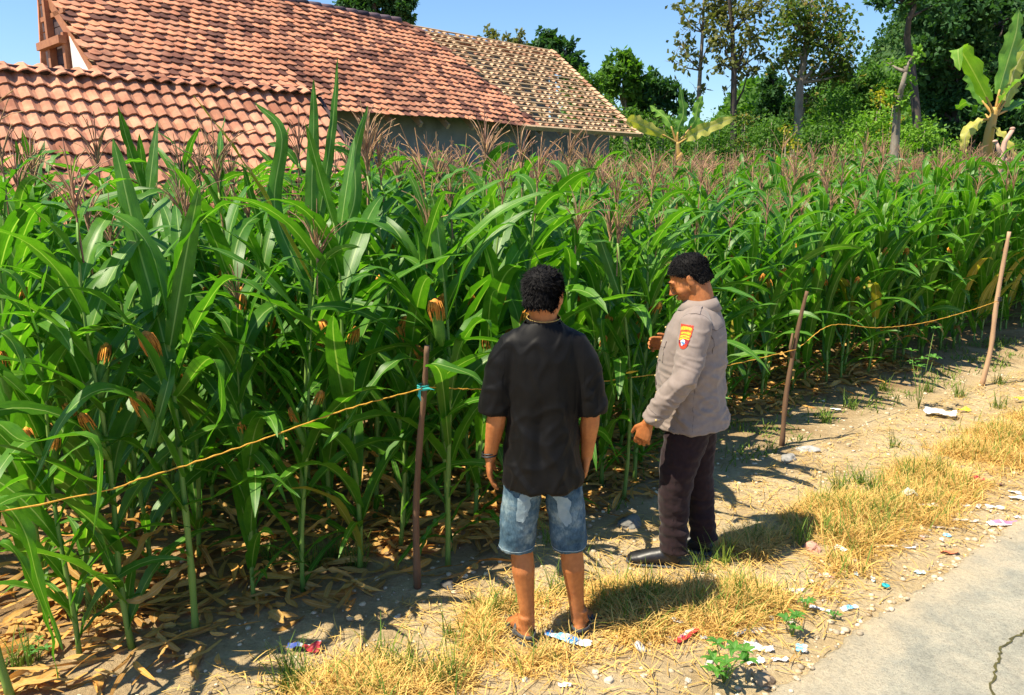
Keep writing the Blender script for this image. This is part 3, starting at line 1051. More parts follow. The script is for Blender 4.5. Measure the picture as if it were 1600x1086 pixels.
def tassel_mb(r, mb, top, n=14, L=.30, thick=.0035, sides=3, seg=5):
    top = Vector(top)
    mb.tube([top - Vector((0, 0, .20)), top + Vector((0, 0, .02)), top + Vector((r.uniform(-.02, .02), r.uniform(-.02, .02), L))], [thick * 1.3, thick * 1.4, thick * .6], n=sides, cap=False)
    for k in range(n):
        az = r.uniform(0, 6.28); st0 = r.uniform(-.03, .09); l = L * r.uniform(.55, .95)
        th0, th1 = r.uniform(.15, .5), r.uniform(.4, 1.5)
        p = arch_path(r, az, th0, th1, l, seg, top + Vector((0, 0, st0)))
        mb.tube(p, [thick * (.8 + .7 * (q % 2)) * (1 - .5 * q / seg) for q in range(seg + 1)], n=sides, cap=False)


def stalk_mb(r, mb, H, rad0, lean, nodes, n=7):
    pts, rr = [], []
    m = 14
    for i in range(m + 1):
        s = i / m
        pts.append(Vector((lean[0] * s * s + .012 * math.sin(s * 9 + nodes), lean[1] * s * s + .012 * math.cos(s * 8 + nodes), H * s)))
        rr.append(rad0 * (1 - .68 * s) * (1.18 if i % 2 == 0 else .94))
    mb.tube(pts, rr, n=n)
    return pts


def at_h(pts, z):
    for a, b in zip(pts[:-1], pts[1:]):
        if b.z >= z: return a.lerp(b, (z - a.z) / (b.z - a.z + 1e-9))
    return pts[-1]


def plant_parts(seed, H=1.85, tassel=True, ears=1, nseg=13, nc=4, low=False, erect=0.0, plane=None):
    """One maize plant about the origin: list of (name, MB, material)."""
    r = random.Random(seed)
    parts = []
    mb = MB()
    pts = stalk_mb(r, mb, H, .0145 if not low else .012, (r.uniform(-.1, .1), r.uniform(-.1, .1)), seed, n=5 if low else 7)
    parts.append(('stalk', mb, 'stalk'))
    nl = r.randint(15, 17)
    plane = r.uniform(0, 6.28) if plane is None else plane
    for i in range(nl):
        f = i / (nl - 1)
        z = .10 + (H - .16) * f ** .95
        az = plane + math.pi * (i % 2) + r.gauss(0, .32)
        L = (.50 + .42 * math.sin(math.pi * min(1, f * .80 + .20))) * r.uniform(.85, 1.15)
        dry = f < .15 and r.random() < .45
        yel = not dry and f < .30 and r.random() < .12
        W = (.066 + .050 * math.sin(math.pi * min(1, f * .8 + .15))) * r.uniform(.85, 1.15)
        if dry:
            th0, th1 = r.uniform(.8, 1.3), r.uniform(2.7, 3.1)
            W *= .42; L *= .58
        elif f > .86:
            if erect:
                th0, th1 = r.uniform(.05, .3), r.uniform(.2, 1.1); L *= .92
            else:
                th0, th1 = r.uniform(.25, .55), r.uniform(1.2, 2.3); L *= .66
        else:
            th0, th1 = r.uniform(.28, .6) - erect * .2, r.uniform(1.2, 2.6) - erect * .6
        path = arch_path(r, az, th0, th1, L, nseg, at_h(pts, z), power=r.uniform(1.1, 2.0))
        side = Vector((-math.sin(az), math.cos(az), 0))
        b = MB()
        b.add(*blade(path, W, side, nc=nc, fold=r.uniform(.15, .5), wave=.010 if not dry else .02, twist=r.gauss(0, .5) + (r.uniform(-2, 2) if dry else 0), r=r, ragged=.10 if r.random() < .5 else 0))
        parts.append(('dry_leaf' if dry else 'leaf', b, 'corn_dry' if dry else 'corn_yellow' if yel else 'corn'))
    for q in range(3):
        az = r.uniform(0, 6.28); L = r.uniform(.3, .55)
        b = MB(); b.add(*blade(arch_path(r, az, r.uniform(.4, .9), r.uniform(1.4, 2.3), L, max(6, nseg - 4), at_h(pts, r.uniform(.03, .3))), r.uniform(.035, .06), (-math.sin(az), math.cos(az), 0), nc=nc if low else 2, fold=.3, wave=.008, r=r))
        parts.append(('leaf', b, 'corn'))
    for e in range(ears):
        z = r.uniform(.85, 1.15) * H / 1.85
        a = at_h(pts, z); az = plane + math.pi * e + r.gauss(0, .4)
        dd = Vector((math.cos(az) * .35, math.sin(az) * .35, .93)).normalized()
        b = MB()
        b.tube([a, a + dd * .05, a + dd * .12, a + dd * .18, a + dd * .215], [.012, .024, .026, .018, .008], n=7 if not low else 5)
        parts.append(('ear', b, 'husk'))
        b = MB()
        t0 = a + dd * .21
        b.tube([t0 - dd * .02, t0, t0 + dd * .018, t0 + dd * .034, t0 + dd * .042], [.008, .013, .016, .012, .005], n=7)
        for q in range(22 if not low else 0):
            a3 = r.uniform(0, 6.28); e3 = Vector((math.cos(a3), math.sin(a3), 0))
            b.tube([t0 + dd * .02 + e3 * .008, t0 + dd * .03 + e3 * .018, t0 - dd * .005 + e3 * r.uniform(.020, .028), t0 - dd * r.uniform(.02, .05) + e3 * r.uniform(.018, .03)], [.003, .003, .0025, .002], n=3, cap=False)
        parts.append(('silk', b, 'silk'))
    if tassel:
        b = MB()
        tassel_mb(r, b, pts[-1] + Vector((0, 0, .04)), n=r.randint(12, 17) if not low else 7, L=r.uniform(.22, .36), thick=.0036 if not low else .0048, seg=5 if not low else 3)
        parts.append(('tassel', b, 'tassel'))
    return parts


# masters: eight kinds of plant
masters = []
for k in range(9):
    ps = plant_parts(100 + k, H=random.uniform(1.78, 1.98), tassel=k not in (0, 3, 5), ears=2, erect=.3 if k in (0, 3, 6) else 0)
    masters.append([(n, b.mesh(n), m) for n, b, m in ps])
for ms in masters:
    for n, me, m in ms: me.materials.append(MT[m])


def put_plant(ms, loc, rz, sc, label, group, tilt=(0, 0), z_sc=1):
    t = thing('corn_plant', label, 'corn plant', loc, group)
    t.rotation_euler = (tilt[0], tilt[1], rz)
    t.scale = (sc, sc, sc * z_sc)
    ear = None
    for n, me, m in ms:
        o = bpy.data.objects.new(n, me)
        COL.objects.link(o)
        o.parent = ear if n == 'silk' else t
        if n == 'ear': ear = o
    return t


def visible(p, pad=.12):
    d = p.y * math.cos(PITCH) - (p.z - CAM_H) * math.sin(PITCH)
    if d < .3: return False
    return abs(p.x / d) < .667 + pad


heroes = []       # (s, t) kept clear
def far_from_heroes(p, dd):
    return all((p - h).length > dd for h in heroes)


# --- hand-posed plants at the near left
def hero_plant(stalk, Y, rad0, leaves, label, ears=(), tassel=None, dY=None, group=None):
    foot = ground(*stalk[0])
    base = Vector((foot.x, foot.y, foot.z))
    t = thing('corn_plant', label, 'corn plant', base, group)
    heroes.append(Vector((base.x, base.y, 0)))
    pts = [Vector((0, 0, 0))] + [at(px, py, base.y + (yy if yy else 0)) - base for px, py, yy in stalk[1:]]
    cp = catmull(pts, 18)
    mb = MB(); mb.tube(cp, [rad0 * (1 - .6 * i / 18) * (1.15 if i % 3 == 0 else .95) for i in range(19)], n=8)
    mb.build('stalk', MT['stalk'], t)
    for lf in leaves:
        pp, W, m = lf[0], lf[1], lf[2]
        tw = lf[3] if len(lf) > 3 else 0
        path = catmull([at(px, py, base.y + yy) - base for px, py, yy in pp], 22)
        e = path[-1] - path[0]; e.z = 0
        side = Vector((-e.y, e.x, 0)).normalized() if e.length > .05 else Vector((1, 0, 0))
        if m == 'up': side = Vector((1, .3, 0)).normalized(); m = 'corn'
        if side.length < .1: side = Vector((1, 0, 0))
        b = MB(); b.add(*blade(path, W, side, nc=6, fold=.35, wave=.012, twist=tw))
        b.build('dry_leaf' if m == 'corn_dry' else 'leaf', MT[m], t)
    for (px, py, yy, dirx) in ears:
        a = at(px, py, base.y + yy) - base
        b = MB(); dd = Vector((dirx, -.25, 1)).normalized()
        b.tube([a, a + dd * .05, a + dd * .12, a + dd * .18, a + dd * .21], [.012, .026, .028, .02, .009], n=9)
        eo = b.build('ear', MT['husk'], t)
        b = MB()
        t0 = a + dd * .2
        b.tube([t0 - dd * .02, t0, t0 + dd * .02, t0 + dd * .038, t0 + dd * .048], [.012, .021, .026, .019, .007], n=9)
        for q in range(46):
            a3 = random.uniform(0, 6.28); e3 = Vector((math.cos(a3), math.sin(a3), 0))
            b.tube([t0 + dd * .03 + e3 * .012, t0 + dd * .036 + e3 * .028, t0 - dd * .005 + e3 * random.uniform(.030, .040), t0 - dd * random.uniform(.02, .07) + e3 * random.uniform(.024, .036)], [.003, .003, .0025, .0015], n=3, cap=False)
        b.build('silk', MT['silk'], eo)
    if tassel:
        b = MB(); tassel_mb(random, b, cp[-1], n=14, L=.3)
        b.build('tassel', MT['tassel'], t)
    return t


hero_plant([(306, 990), (298, 880, .0), (286, 760, .02), (272, 620, .04), (262, 520, .05), (268, 430, .06)], 3.15, .017, [
    ([(284, 745, .0), (240, 660, -.1), (180, 608, -.22), (110, 640, -.32), (52, 752, -.40)], .105, 'corn', .4),
    ([(282, 690, .0), (235, 560, -.1), (175, 480, -.15), (105, 450, -.25), (45, 505, -.32)], .105, 'corn', -.2),
    ([(276, 640, .0), (200, 575, .05), (135, 515, .05), (60, 495, 0), (-20, 540, -.1)], .095, 'corn', -.2),
    ([(270, 590, .0), (240, 470, .1), (215, 380, .15), (192, 280, .18), (176, 215, .2)], .11, 'up', .2),
    ([(266, 540, .0), (285, 430, .0), (300, 350, .0), (312, 290, .0)], .09, 'up', -.2),
    ([(280, 700, .0), (330, 640, .1), (375, 560, .2), (400, 470, .25), (452, 402, .3), (520, 440, .3)], .09, 'corn', .3),
    ([(288, 790, .0), (340, 775, -.05), (385, 750, -.1), (428, 746, -.15), (470, 780, -.2)], .06, 'corn', .2),
    ([(290, 800, .0), (240, 730, -.05), (200, 690, -.1), (120, 700, -.2), (40, 785, -.3)], .08, 'corn', .1),
    ([(300, 870, .0), (270, 858, -.05), (235, 866, -.1)], .035, 'corn', .0),
    ([(268, 560, .0), (262, 600, -.1), (235, 700, -.15), (250, 640, -.15)], .05, 'corn', .4),
    ([(276, 620, .0), (330, 560, -.1), (345, 640, -.15), (300, 730, -.18)], .08, 'corn', .6),
    ([(272, 600, .0), (310, 500, -.05), (360, 435, -.1), (420, 470, -.12), (450, 545, -.15)], .085, 'corn', .3),
    ([(264, 500, .0), (230, 380, .05), (160, 330, .08), (90, 350, .1), (20, 420, .1)], .095, 'corn', .2),
    ([(264, 470, .0), (290, 380, .0), (350, 320, .05), (420, 330, .05)], .08, 'corn', .2),
    ([(298, 880, .0), (270, 900, -.05), (225, 935, -.1), (185, 940, -.12)], .05, 'corn_dry', .9),
], 'tall green corn plant with its bare stem foot on open soil, brown silk at left', ears=[(252, 690, -.05, -.25), (262, 600, -.03, -.2)])

hero_plant([(20, 1100), (-40, 900, 0), (-60, 780, 0), (-70, 600, 0)], 2.6, .017, [
    ([(-60, 790, 0), (0, 785, -.02), (38, 830, -.05), (60, 910, -.08), (98, 1015, -.1)], .085, 'corn', .3),
    ([(-60, 700, 0), (-20, 540, 0), (15, 530, -.02), (45, 600, -.05)], .075, 'corn', .3),
    ([(-50, 900, 0), (10, 850, -.02), (70, 960, -.05), (90, 1060, -.05)], .05, 'corn', .5),
    ([(-66, 680, 0), (-10, 660, -.02), (40, 690, -.05), (150, 690, -.1), (145, 840, -.15)], .085, 'corn', .2),
    ([(-66, 640, 0), (-100, 500, 0), (-60, 420, 0), (20, 430, 0), (60, 520, 0)], .08, 'corn', .2),
], 'corn plant at the left edge whose drooping leaves hang over the shaded soil')

hero_plant([(470, 850), (474, 700, 0), (480, 560, 0), (487, 420, 0), (488, 330, 0)], 3.9, .017, [
    ([(486, 440, 0), (420, 320, -.1), (360, 225, -.15), (302, 150, -.2)], .10, 'corn_yellow', .1),
    ([(488, 420, 0), (487, 300, 0), (490, 200, .02), (490, 124, .02)], .075, 'up', .2),
    ([(488, 400, 0), (508, 280, .05), (520, 190, .05), (528, 90, .05)], .06, 'up', .6),
    ([(486, 460, 0), (430, 330, .1), (440, 210, .12), (398, 160, .14)], .085, 'up', .2),
    ([(488, 450, 0), (550, 330, .05), (555, 240, .1), (575, 165, .1)], .08, 'up', .3),
    ([(482, 520, 0), (430, 440, -.15), (380, 380, -.2), (310, 350, -.3), (240, 420, -.4)], .10, 'corn', .2),
    ([(482, 540, 0), (540, 440, -.1), (620, 400, -.2), (690, 440, -.3)], .10, 'corn', -.2),
    ([(478, 620, 0), (530, 540, -.1), (600, 520, -.2), (650, 600, -.3), (660, 680, -.3)], .09, 'corn', .2),
    ([(476, 650, 0), (420, 560, -.1), (360, 560, -.2), (310, 640, -.3)], .09, 'corn', .2),
    ([(474, 700, 0), (440, 650, -.1), (380, 650, -.2), (340, 700, -.25)], .07, 'corn', .2),
], 'tallest corn plant with long upright leaves pointing up to the tiled roof')

hero_plant([(700, 885), (700, 780, 0), (702, 650, 0), (700, 520, 0), (690, 400, .05)], 3.7, .015, [
    ([(702, 700, 0), (690, 590, -.25), (675, 568, -.42), (735, 585, -.45), (768, 612, -.45)], .07, 'corn', .2),
    ([(702, 640, 0), (720, 540, -.05), (760, 500, -.1), (772, 580, -.15)], .09, 'corn', .3),
    ([(700, 560, 0), (640, 470, -.1), (600, 420, -.15), (560, 440, -.2), (540, 520, -.2)], .09, 'corn', .2),
    ([(700, 540, 0), (660, 430, .0), (650, 360, .05), (620, 330, .05)], .09, 'corn', .2),
    ([(702, 600, 0), (640, 560, -.2), (590, 590, -.3), (530, 680, -.4)], .075, 'corn', .2),
    ([(700, 780, 0), (740, 730, -.05), (790, 750, -.1)], .05, 'corn', .2),
    ([(700, 500, 0), (740, 400, 0), (800, 350, 0), (850, 420, 0)], .09, 'corn', .2),
    ([(694, 440, .02), (680, 330, .05), (672, 300, .05)], .08, 'up', .2),
    ([(700, 800, 0), (670, 830, -.05), (650, 880, -.1)], .04, 'corn', .5),
], 'corn plant just right of the first wooden post, one pale leaf hooked over the post', ears=[(690, 540, -.08, -.1)])

hero_plant([(975, 775), (982, 700, 0), (985, 600, 0), (975, 480, 0), (965, 380, 0)], 4.6, .014, [
    ([(983, 640, 0), (960, 560, -.1), (900, 540, -.2)], .07, 'corn', .2),
    ([(984, 600, 0), (1010, 500, 0), (1040, 470, 0), (1050, 540, 0)], .07, 'corn', .2),
    ([(980, 540, 0), (950, 470, 0), (900, 440, 0), (870, 500, 0)], .08, 'corn', .2),
    ([(984, 700, 0), (1010, 670, -.05), (1020, 640, -.05)], .04, 'corn', .2),
    ([(982, 720, 0), (950, 700, -.05), (930, 740, -.1)], .04, 'corn', .2),
    ([(975, 480, 0), (940, 380, 0), (920, 320, 0)], .08, 'up', .2),
    ([(975, 470, 0), (1010, 380, 0), (1060, 350, 0)], .08, 'corn', .2),
    ([(980, 560, 0), (940, 500, -.1), (960, 620, -.15)], .06, 'corn', .5),
], 'corn plant with thick bright stem standing in the gap between the two men', tassel=True)

# --- rows of plants
ROW = .56
cand = []
for row in range(30):
    t0 = 3.42 + row * ROW
    s = -3.6 - (row % 2) * .1
    while s < 40:
        s += random.uniform(.20, .30)
        t = t0 + random.gauss(0, .05)
        if s > 5.3 and t < 3.55: continue
        if s > 4.4 and t < 3.7 and random.random() < .4: continue
        p = st(s, t)
        if p.y < 1.7 or p.y > 33: continue
        # keep clear of the buildings
        q = p - EL; a, b = q.dot(UH), q.dot(NH)
        if -.2 < a < HL + .5 and b > .25: continue
        if a <= -.2 and b > -1: continue
        q = p - SB; a, b = q.dot(US), q.dot(NS)
        if a < 7.0 and b > -1.75: continue
        if p.x < -.5 and p.y > 14: continue
        if not visible(Vector((p.x, p.y, 1.3)), .12 if p.y > 4 else .9): continue
        if not visible(Vector((p.x, p.y, .6)), .03) and p.y < 4 and random.random() < .75: continue
        if not far_from_heroes(p, .17): continue
        p.z = gz(p.x, p.y)
        cand.append((p.length - (.6 if row == 0 else 0), p, s, t, row))
cand.sort(key=lambda c: c[0])
NIND = 293
ORD = ['first', 'second', 'third', 'fourth', 'fifth', 'sixth', 'seventh', 'eighth', 'ninth', 'tenth', 'eleventh', 'twelfth', 'thirteenth', 'fourteenth', 'fifteenth', 'sixteenth', 'seventeenth', 'eighteenth', 'nineteenth', 'twentieth']
sel = cand[:NIND]
POSTS = ((1.86, 'the first wooden post', 'left'), (5.15, 'the short crooked stick', 'left'), (8.3, 'the long pale stick', 'left'), (99, 'the long pale stick', 'right'))
front_lab = {}
inrow = sorted([c for c in sel if c[4] == 0 or (c[4] == 1 and c[2] > 5.3)], key=lambda c: c[2])
for i_, (s1, nm_, side_) in enumerate(POSTS):
    s0 = POSTS[i_ - 1][0] if i_ else -99
    grp_ = [c for c in inrow if s0 <= c[2] < s1]
    if side_ == 'left': grp_ = grp_[::-1]
    for j_, c in enumerate(grp_[:20]):
        front_lab[id(c[1])] = '%s front-row corn plant to the %s of %s' % (ORD[j_], side_, nm_)


def zone_label(px, row, s):
    what = ('in front of the low shed roof' if px < 520 else 'below the grey house wall' if px < 860 else 'below the trees left of the slender trunks' if px < 1080 else 'below the leaning grey trunk' if px < 1400 else 'below the big banana plant')
    depth = 'second' if row <= 1 else 'third' if row == 2 else 'fourth' if row == 3 else 'rear'
    return ('corn plant in the %s row, %s' % (depth, what), 'corn plants of the %s row %s' % (depth, what))


for c in sel:
    d, p, s, t, row = c
    px = 800 + 1200 * p.x / (p.y * .977 + .2)
    lab, grp = zone_label(px, row, s)
    if id(p) in front_lab: lab, grp = front_lab[id(p)], 'front row of corn plants'
    sc = random.uniform(.86, 1.12)
    if s > 4: sc *= .95
    if t < 3.6: sc *= random.uniform(.82, 1.0)
    ms = random.choice(masters if px < 620 else [m for i, m in enumerate(masters) if i not in (0, 3, 6)])
    put_plant(ms, p, random.uniform(0, 6.28), sc, lab, grp, tilt=(random.gauss(0, .05), random.gauss(0, .05)))

# the rest of the field, one mass
fv, ff, fu, fm = [], [], [], []
lows = []
order = ['stalk', 'corn', 'corn_yellow', 'corn_dry', 'husk', 'silk', 'tassel']
for k in range(10):
    ps = plant_parts(300 + k, H=random.uniform(1.8, 2.05), tassel=k > 2, ears=2, nseg=6, nc=2, low=True)
    v, f, u, m = [], [], [], []
    for n_i, b, mm in ps:
        if n_i == 'dry_leaf': continue
        o = len(v); v += b.v; u += b.uv
        for q in b.f:
            if len(q) == 4: f.append([i + o for i in q]); m.append(order.index(mm))
    lows.append((np.array(v), np.array(f), np.array(u), np.array(m)))
nv = 0
for d, p, s, t, row in cand[NIND:]:
    if p.y > 15 and random.random() < .25: continue
    v, f, u, m = random.choice(lows)
    an = random.uniform(0, 6.28); sc = random.uniform(.92, 1.1)
    c_, s2 = math.cos(an) * sc, math.sin(an) * sc
    w = np.stack([v[:, 0] * c_ - v[:, 1] * s2 + p.x, v[:, 0] * s2 + v[:, 1] * c_ + p.y, v[:, 2] * sc * (1 + .004 * p.y) + p.z], 1)
    fv.append(w); ff.append(f + nv); fu.append(u); fm.append(m); nv += len(v)
if fv:
    me = mesh_np('corn_field', np.concatenate(fv), np.concatenate(ff), uvs=np.concatenate(fu))
    for k in order: me.materials.append(MT[k])
    mi = np.concatenate(fm).astype(np.int32)
    if len(me.polygons) == len(mi): me.polygons.foreach_set('material_index', mi)
    tag(obj('corn_field', me), 'rows of corn with pinkish tassels filling the far field', 'corn', kind='stuff')
print('corn candidates', len(cand), 'stuff polys', sum(len(x) for x in ff))

# ------------------------------------------------------------------ people
def remesh(mb, name, voxel, iters=3, fac=.5):
    me = mesh_np(name + '_raw', mb.v, faces=mb.f, smooth=True)
    o = bpy.data.objects.new('tmp', me); COL.objects.link(o)
    r = o.modifiers.new('r', 'REMESH'); r.mode = 'VOXEL'; r.voxel_size = voxel; r.use_smooth_shade = True
    s = o.modifiers.new('s', 'SMOOTH'); s.iterations = iters; s.factor = fac
    dg = bpy.context.evaluated_depsgraph_get()
    dg.update()
    out = bpy.data.meshes.new_from_object(o.evaluated_get(dg))
    bpy.data.objects.remove(o); bpy.data.meshes.remove(me)
    out.name = name
    out.materials.clear()
    out.polygons.foreach_set('use_smooth', np.ones(len(out.polygons), dtype=bool))
    return out


def displace(me, fn):
    n = len(me.vertices)
    co = [v.co.copy() for v in me.vertices]; no = [v.normal.copy() for v in me.vertices]
    for v, c, k in zip(me.vertices, co, no):
        v.co = c + k * fn(c, k)
    me.update()


def cut(me, test):
    """Remove the faces for which test(centre, normal) holds (open hems and cuffs)."""
    bm = bmesh.new(); bm.from_mesh(me)
    bmesh.ops.delete(bm, geom=[f for f in bm.faces if test(f.calc_center_median(), f.normal)], context='FACES')
    bm.to_mesh(me); bm.free(); me.update()


def thicken(o, t):
    m = o.modifiers.new('cloth', 'SOLIDIFY'); m.thickness = t; m.offset = 0


def hand(mb, w, d, thumb, palm, curl=.5, s=1.0, spread=.0):
    """w wrist, d towards the fingers, thumb the side of the thumb, palm the way the palm faces."""
    d = Vector(d).normalized(); thumb = Vector(thumb); thumb = (thumb - d * thumb.dot(d)).normalized()
    palm_ = Vector(palm); palm_ = (palm_ - d * palm_.dot(d) - thumb * palm_.dot(thumb)).normalized()
    w = Vector(w)
    mb.tube([w - d * .02 * s, w + d * .02 * s, w + d * .055 * s, w + d * .085 * s], [(.026 * s, .020 * s), (.034 * s, .019 * s), (.041 * s, .016 * s), (.038 * s, .012 * s)], n=10, flat=thumb)
    for k, (off, L) in enumerate(((.030, .070), (.010, .080), (-.010, .074), (-.029, .058))):
        p = w + (d * (.078 if k < 3 else .070) + thumb * off) * s
        pts = [p - d * .02 * s]; dd = d + thumb * off * 2 * (1 + spread)
        for q in range(4):
            an = curl * (q + .6) * .55 * (1 + .08 * k)
            v = (dd * math.cos(an) + palm_ * math.sin(an)).normalized()
            pts.append(pts[-1] + v * (L * s * (.38, .30, .22, .18)[q] + (.02 * s if q == 0 else 0)))
        mb.tube(pts, [.0092 * s, .0090 * s, .0084 * s, .0078 * s, .0058 * s], n=8)
    p = w + (d * .018 + thumb * .026) * s
    v1 = (d * .75 + thumb * .75 + palm_ * .25).normalized(); v2 = (d * .95 + thumb * .3 + palm_ * .35).normalized()
    mb.tube([p - v1 * .01 * s, p + v1 * .034 * s, p + v1 * .034 * s + v2 * .030 * s, p + v1 * .034 * s + v2 * .052 * s], [.015 * s, .012 * s, .0105 * s, .007 * s], n=8)


def head_shape(mb, M):
    """Skull, face and ears; M places the head, y is where it looks."""
    def B(c, rx, ry, rz, m=None):
        mm = (M.to_3x3() if m is None else M.to_3x3() @ m)
        mb.ball(M @ Vector(c), rx, ry, rz, m=mm)
    def T(pts, r, n=8): mb.tube([M @ Vector(p) for p in pts], r, n=n)
    B((0, -.014, .030), .073, .094, .082)
    B((0, .022, -.018), .064, .070, .085)
    B((0, .030, -.070), .050, .052, .040)
    B((0, .062, -.096), .024, .022, .018)
    for sx in (-1, 1):
        B((.038 * sx, .052, -.034), .026, .028, .030)
        B((.058 * sx, -.005, -.045), .012, .030, .030)
        B((.031 * sx, .074, .004), .014, .012, .010)
        e = M.to_3x3() @ Matrix.Rotation(rad(20) * -sx, 3, 'Z')
        mb.ball(M @ Vector((.074 * sx, -.008, -.008)), .008, .019, .031, m=e)
        mb.ball(M @ Vector((.079 * sx, -.014, .010)), .006, .014, .016, m=e)
        T([(.005 * sx, .086, .021), (.026 * sx, .086, .025), (.050 * sx, .070, .020)], [.009, .009, .006])
        B((.012 * sx, .098, -.034), .008, .009, .007)
    T([(0, .086, .016), (0, .096, -.008), (0, .112, -.030), (0, .098, -.038)], [.009, .010, .013, .008])
    B((0, .090, -.057), .024, .010, .006)
    B((0, .087, -.068), .021, .010, .007)


def hair_mesh(name, M, seed, low, front, curl, length=.016, n=3200):
    """Cap of short hair with tufts; low = how far down the nape, front = hair line."""
    mb = MB()
    m3 = M.to_3x3()
    mb.ball(M @ Vector((0, -.018, .036)), .081, .100, .086, m=m3, nu=24, nv=16)
    mb.ball(M @ Vector((0, -.045, -.015)), .070, .066, .070, m=m3, nu=20, nv=14)
    me = remesh(mb, name, .006, 3)
    inv = M.inverted()
    def keep(c):
        q = inv @ c
        # hair line: rises over the ears towards the forehead, low at the nape
        lim = low if q.y < -.045 else (low + (q.y + .045) * 1.9 if q.y < .0 else (.012 + q.y * .75))
        return q.z > lim and q.y < front
    cut(me, lambda c, k: not keep(c))
    displace(me, lambda c, k: .004 * noise.noise(c * 30) + .002 * noise.noise(c * 90))
    rs = random.Random(seed)
    polys = [p for p in me.polygons]
    mb2 = MB()
    mb2.add([v.co for v in me.vertices], [tuple(p.vertices) for p in polys])
    for _ in range(n):
        p = rs.choice(polys); c = p.center; k = p.normal
        q = inv @ c
        w_ = max(0, min(1, (.11 - q.z) / .12)); comb = m3 @ Vector((q.x * 4 + .25 * noise.noise(c * 30), .35 - .7 * w_ if q.y < 0 else .5, -.65 * w_ + .1))
        t = (k * (.34 + curl) + comb * 1.1 + Vector((rs.gauss(0, .16), rs.gauss(0, .16), rs.gauss(0, .16)))).normalized()
        sd = t.cross(k).normalized() * rs.uniform(.0014, .003)
        L = length * rs.uniform(.5, 1.4)
        a = c - k * .002
        mb2.add([a - sd, a + sd, a + t * L * .6 + sd * .6 + k * .002, a + t * L - k * .001], [(0, 1, 2), (0, 2, 3)])
    bpy.data.meshes.remove(me)
    return mb2.mesh(name)


def skin_material():
    m, nt, b = nodes_of('skin')
    f = noise_tex(nt, 14, detail=5)
    c = ramp(nt, f, [(.3, (.33, .110, .034)), (.7, (.47, .180, .060))])
    g_ = noise_tex(nt, 55, detail=4)
    c = mix(nt, .5, c, ramp(nt, g_, [(.35, (.8, .74, .7)), (.6, (1.08, 1.06, 1.04))]), 'MULTIPLY')
    nt.links.new(c, b.inputs['Base Color'])
    b.inputs['Roughness'].default_value = .5
    b.inputs['Specular IOR Level'].default_value = .35
    b.inputs['Subsurface Weight'].default_value = .12
    b.inputs['Subsurface Radius'].default_value = (.012, .004, .002)
    f2 = noise_tex(nt, 160, detail=3)
    bump(nt, b, f2, .15, .002)
    return m


def cloth(name, c1, c2, scale=30, sheen=.2, rough=.9, weave=700, wb=.15, spec=.15):
    m, nt, b = nodes_of(name)
    f = noise_tex(nt, scale, detail=6)
    nt.links.new(ramp(nt, f, [(.3, c1), (.7, c2)]), b.inputs['Base Color'])
    b.inputs['Roughness'].default_value = rough
    b.inputs['Sheen Weight'].default_value = sheen
    b.inputs['Specular IOR Level'].default_value = spec
    f2 = noise_tex(nt, weave, detail=2)
    bump(nt, b, f2, wb, .001)
    return m


MT['skin'] = skin_material()
MT['hair'] = simple('black_hair', (.004, .0035, .0035), (.008, .007, .007), scale=90, rough=.7, spec=.12, bmp=.2)
MT['tee'] = cloth('black_jersey', (.0028, .0025, .0026), (.0045, .004, .004), rough=.55, sheen=.025, spec=.14)
MT['grey_shirt'] = cloth('grey_drill', (.215, .170, .150), (.255, .205, .180), rough=.8, sheen=.15, spec=.2)
MT['trousers'] = cloth('dark_trousers', (.016, .008, .010), (.026, .014, .016), rough=.85, sheen=.1)
MT['leather'] = simple('black_leather', (.010, .010, .012), (.02, .02, .022), scale=20, rough=.42, spec=.45, bmp=.3)
MT['rubber'] = simple('grey_rubber', (.045, .05, .055), (.075, .08, .085), scale=20, rough=.7)
MT['seam'] = simple('seam_thread', (.12, .095, .088), None, rough=.9, bmp=0)


def denim():
    m, nt, b = nodes_of('faded_denim')
    f = noise_tex(nt, 9, detail=6, rough=.65)
    f2 = noise_tex(nt, 160, detail=3, stretch=(1, 1, .35))
    c = ramp(nt, f, [(.34, (.022, .05, .08)), (.52, (.07, .12, .16)), (.7, (.24, .31, .33))])
    c = mix(nt, .7, c, ramp(nt, f2, [(.35, (.7, .72, .75)), (.65, (1.2, 1.2, 1.2))]), 'MULTIPLY')
    nt.links.new(c, b.inputs['Base Color'])
    b.inputs['Roughness'].default_value = .9
    b.inputs['Specular IOR Level'].default_value = .1
    bump(nt, b, f2, .4, .002)
    return m


MT['denim'] = denim()
MT['denim_pale'] = cloth('denim_pale', (.26, .33, .36), (.17, .24, .28), scale=22)


def seam(bvh, pts, r, material, name, parent, n=30, lift=.0, q=5):
    path = catmull(pts, n)
    out = []
    for p in path:
        h = bvh.find_nearest(p)
        if h[0] is None: continue
        out.append(h[0] + h[1] * (lift + r * .3))
    mb = MB(); mb.tube(out, r, n=q)
    return mb.build(name, material, parent)


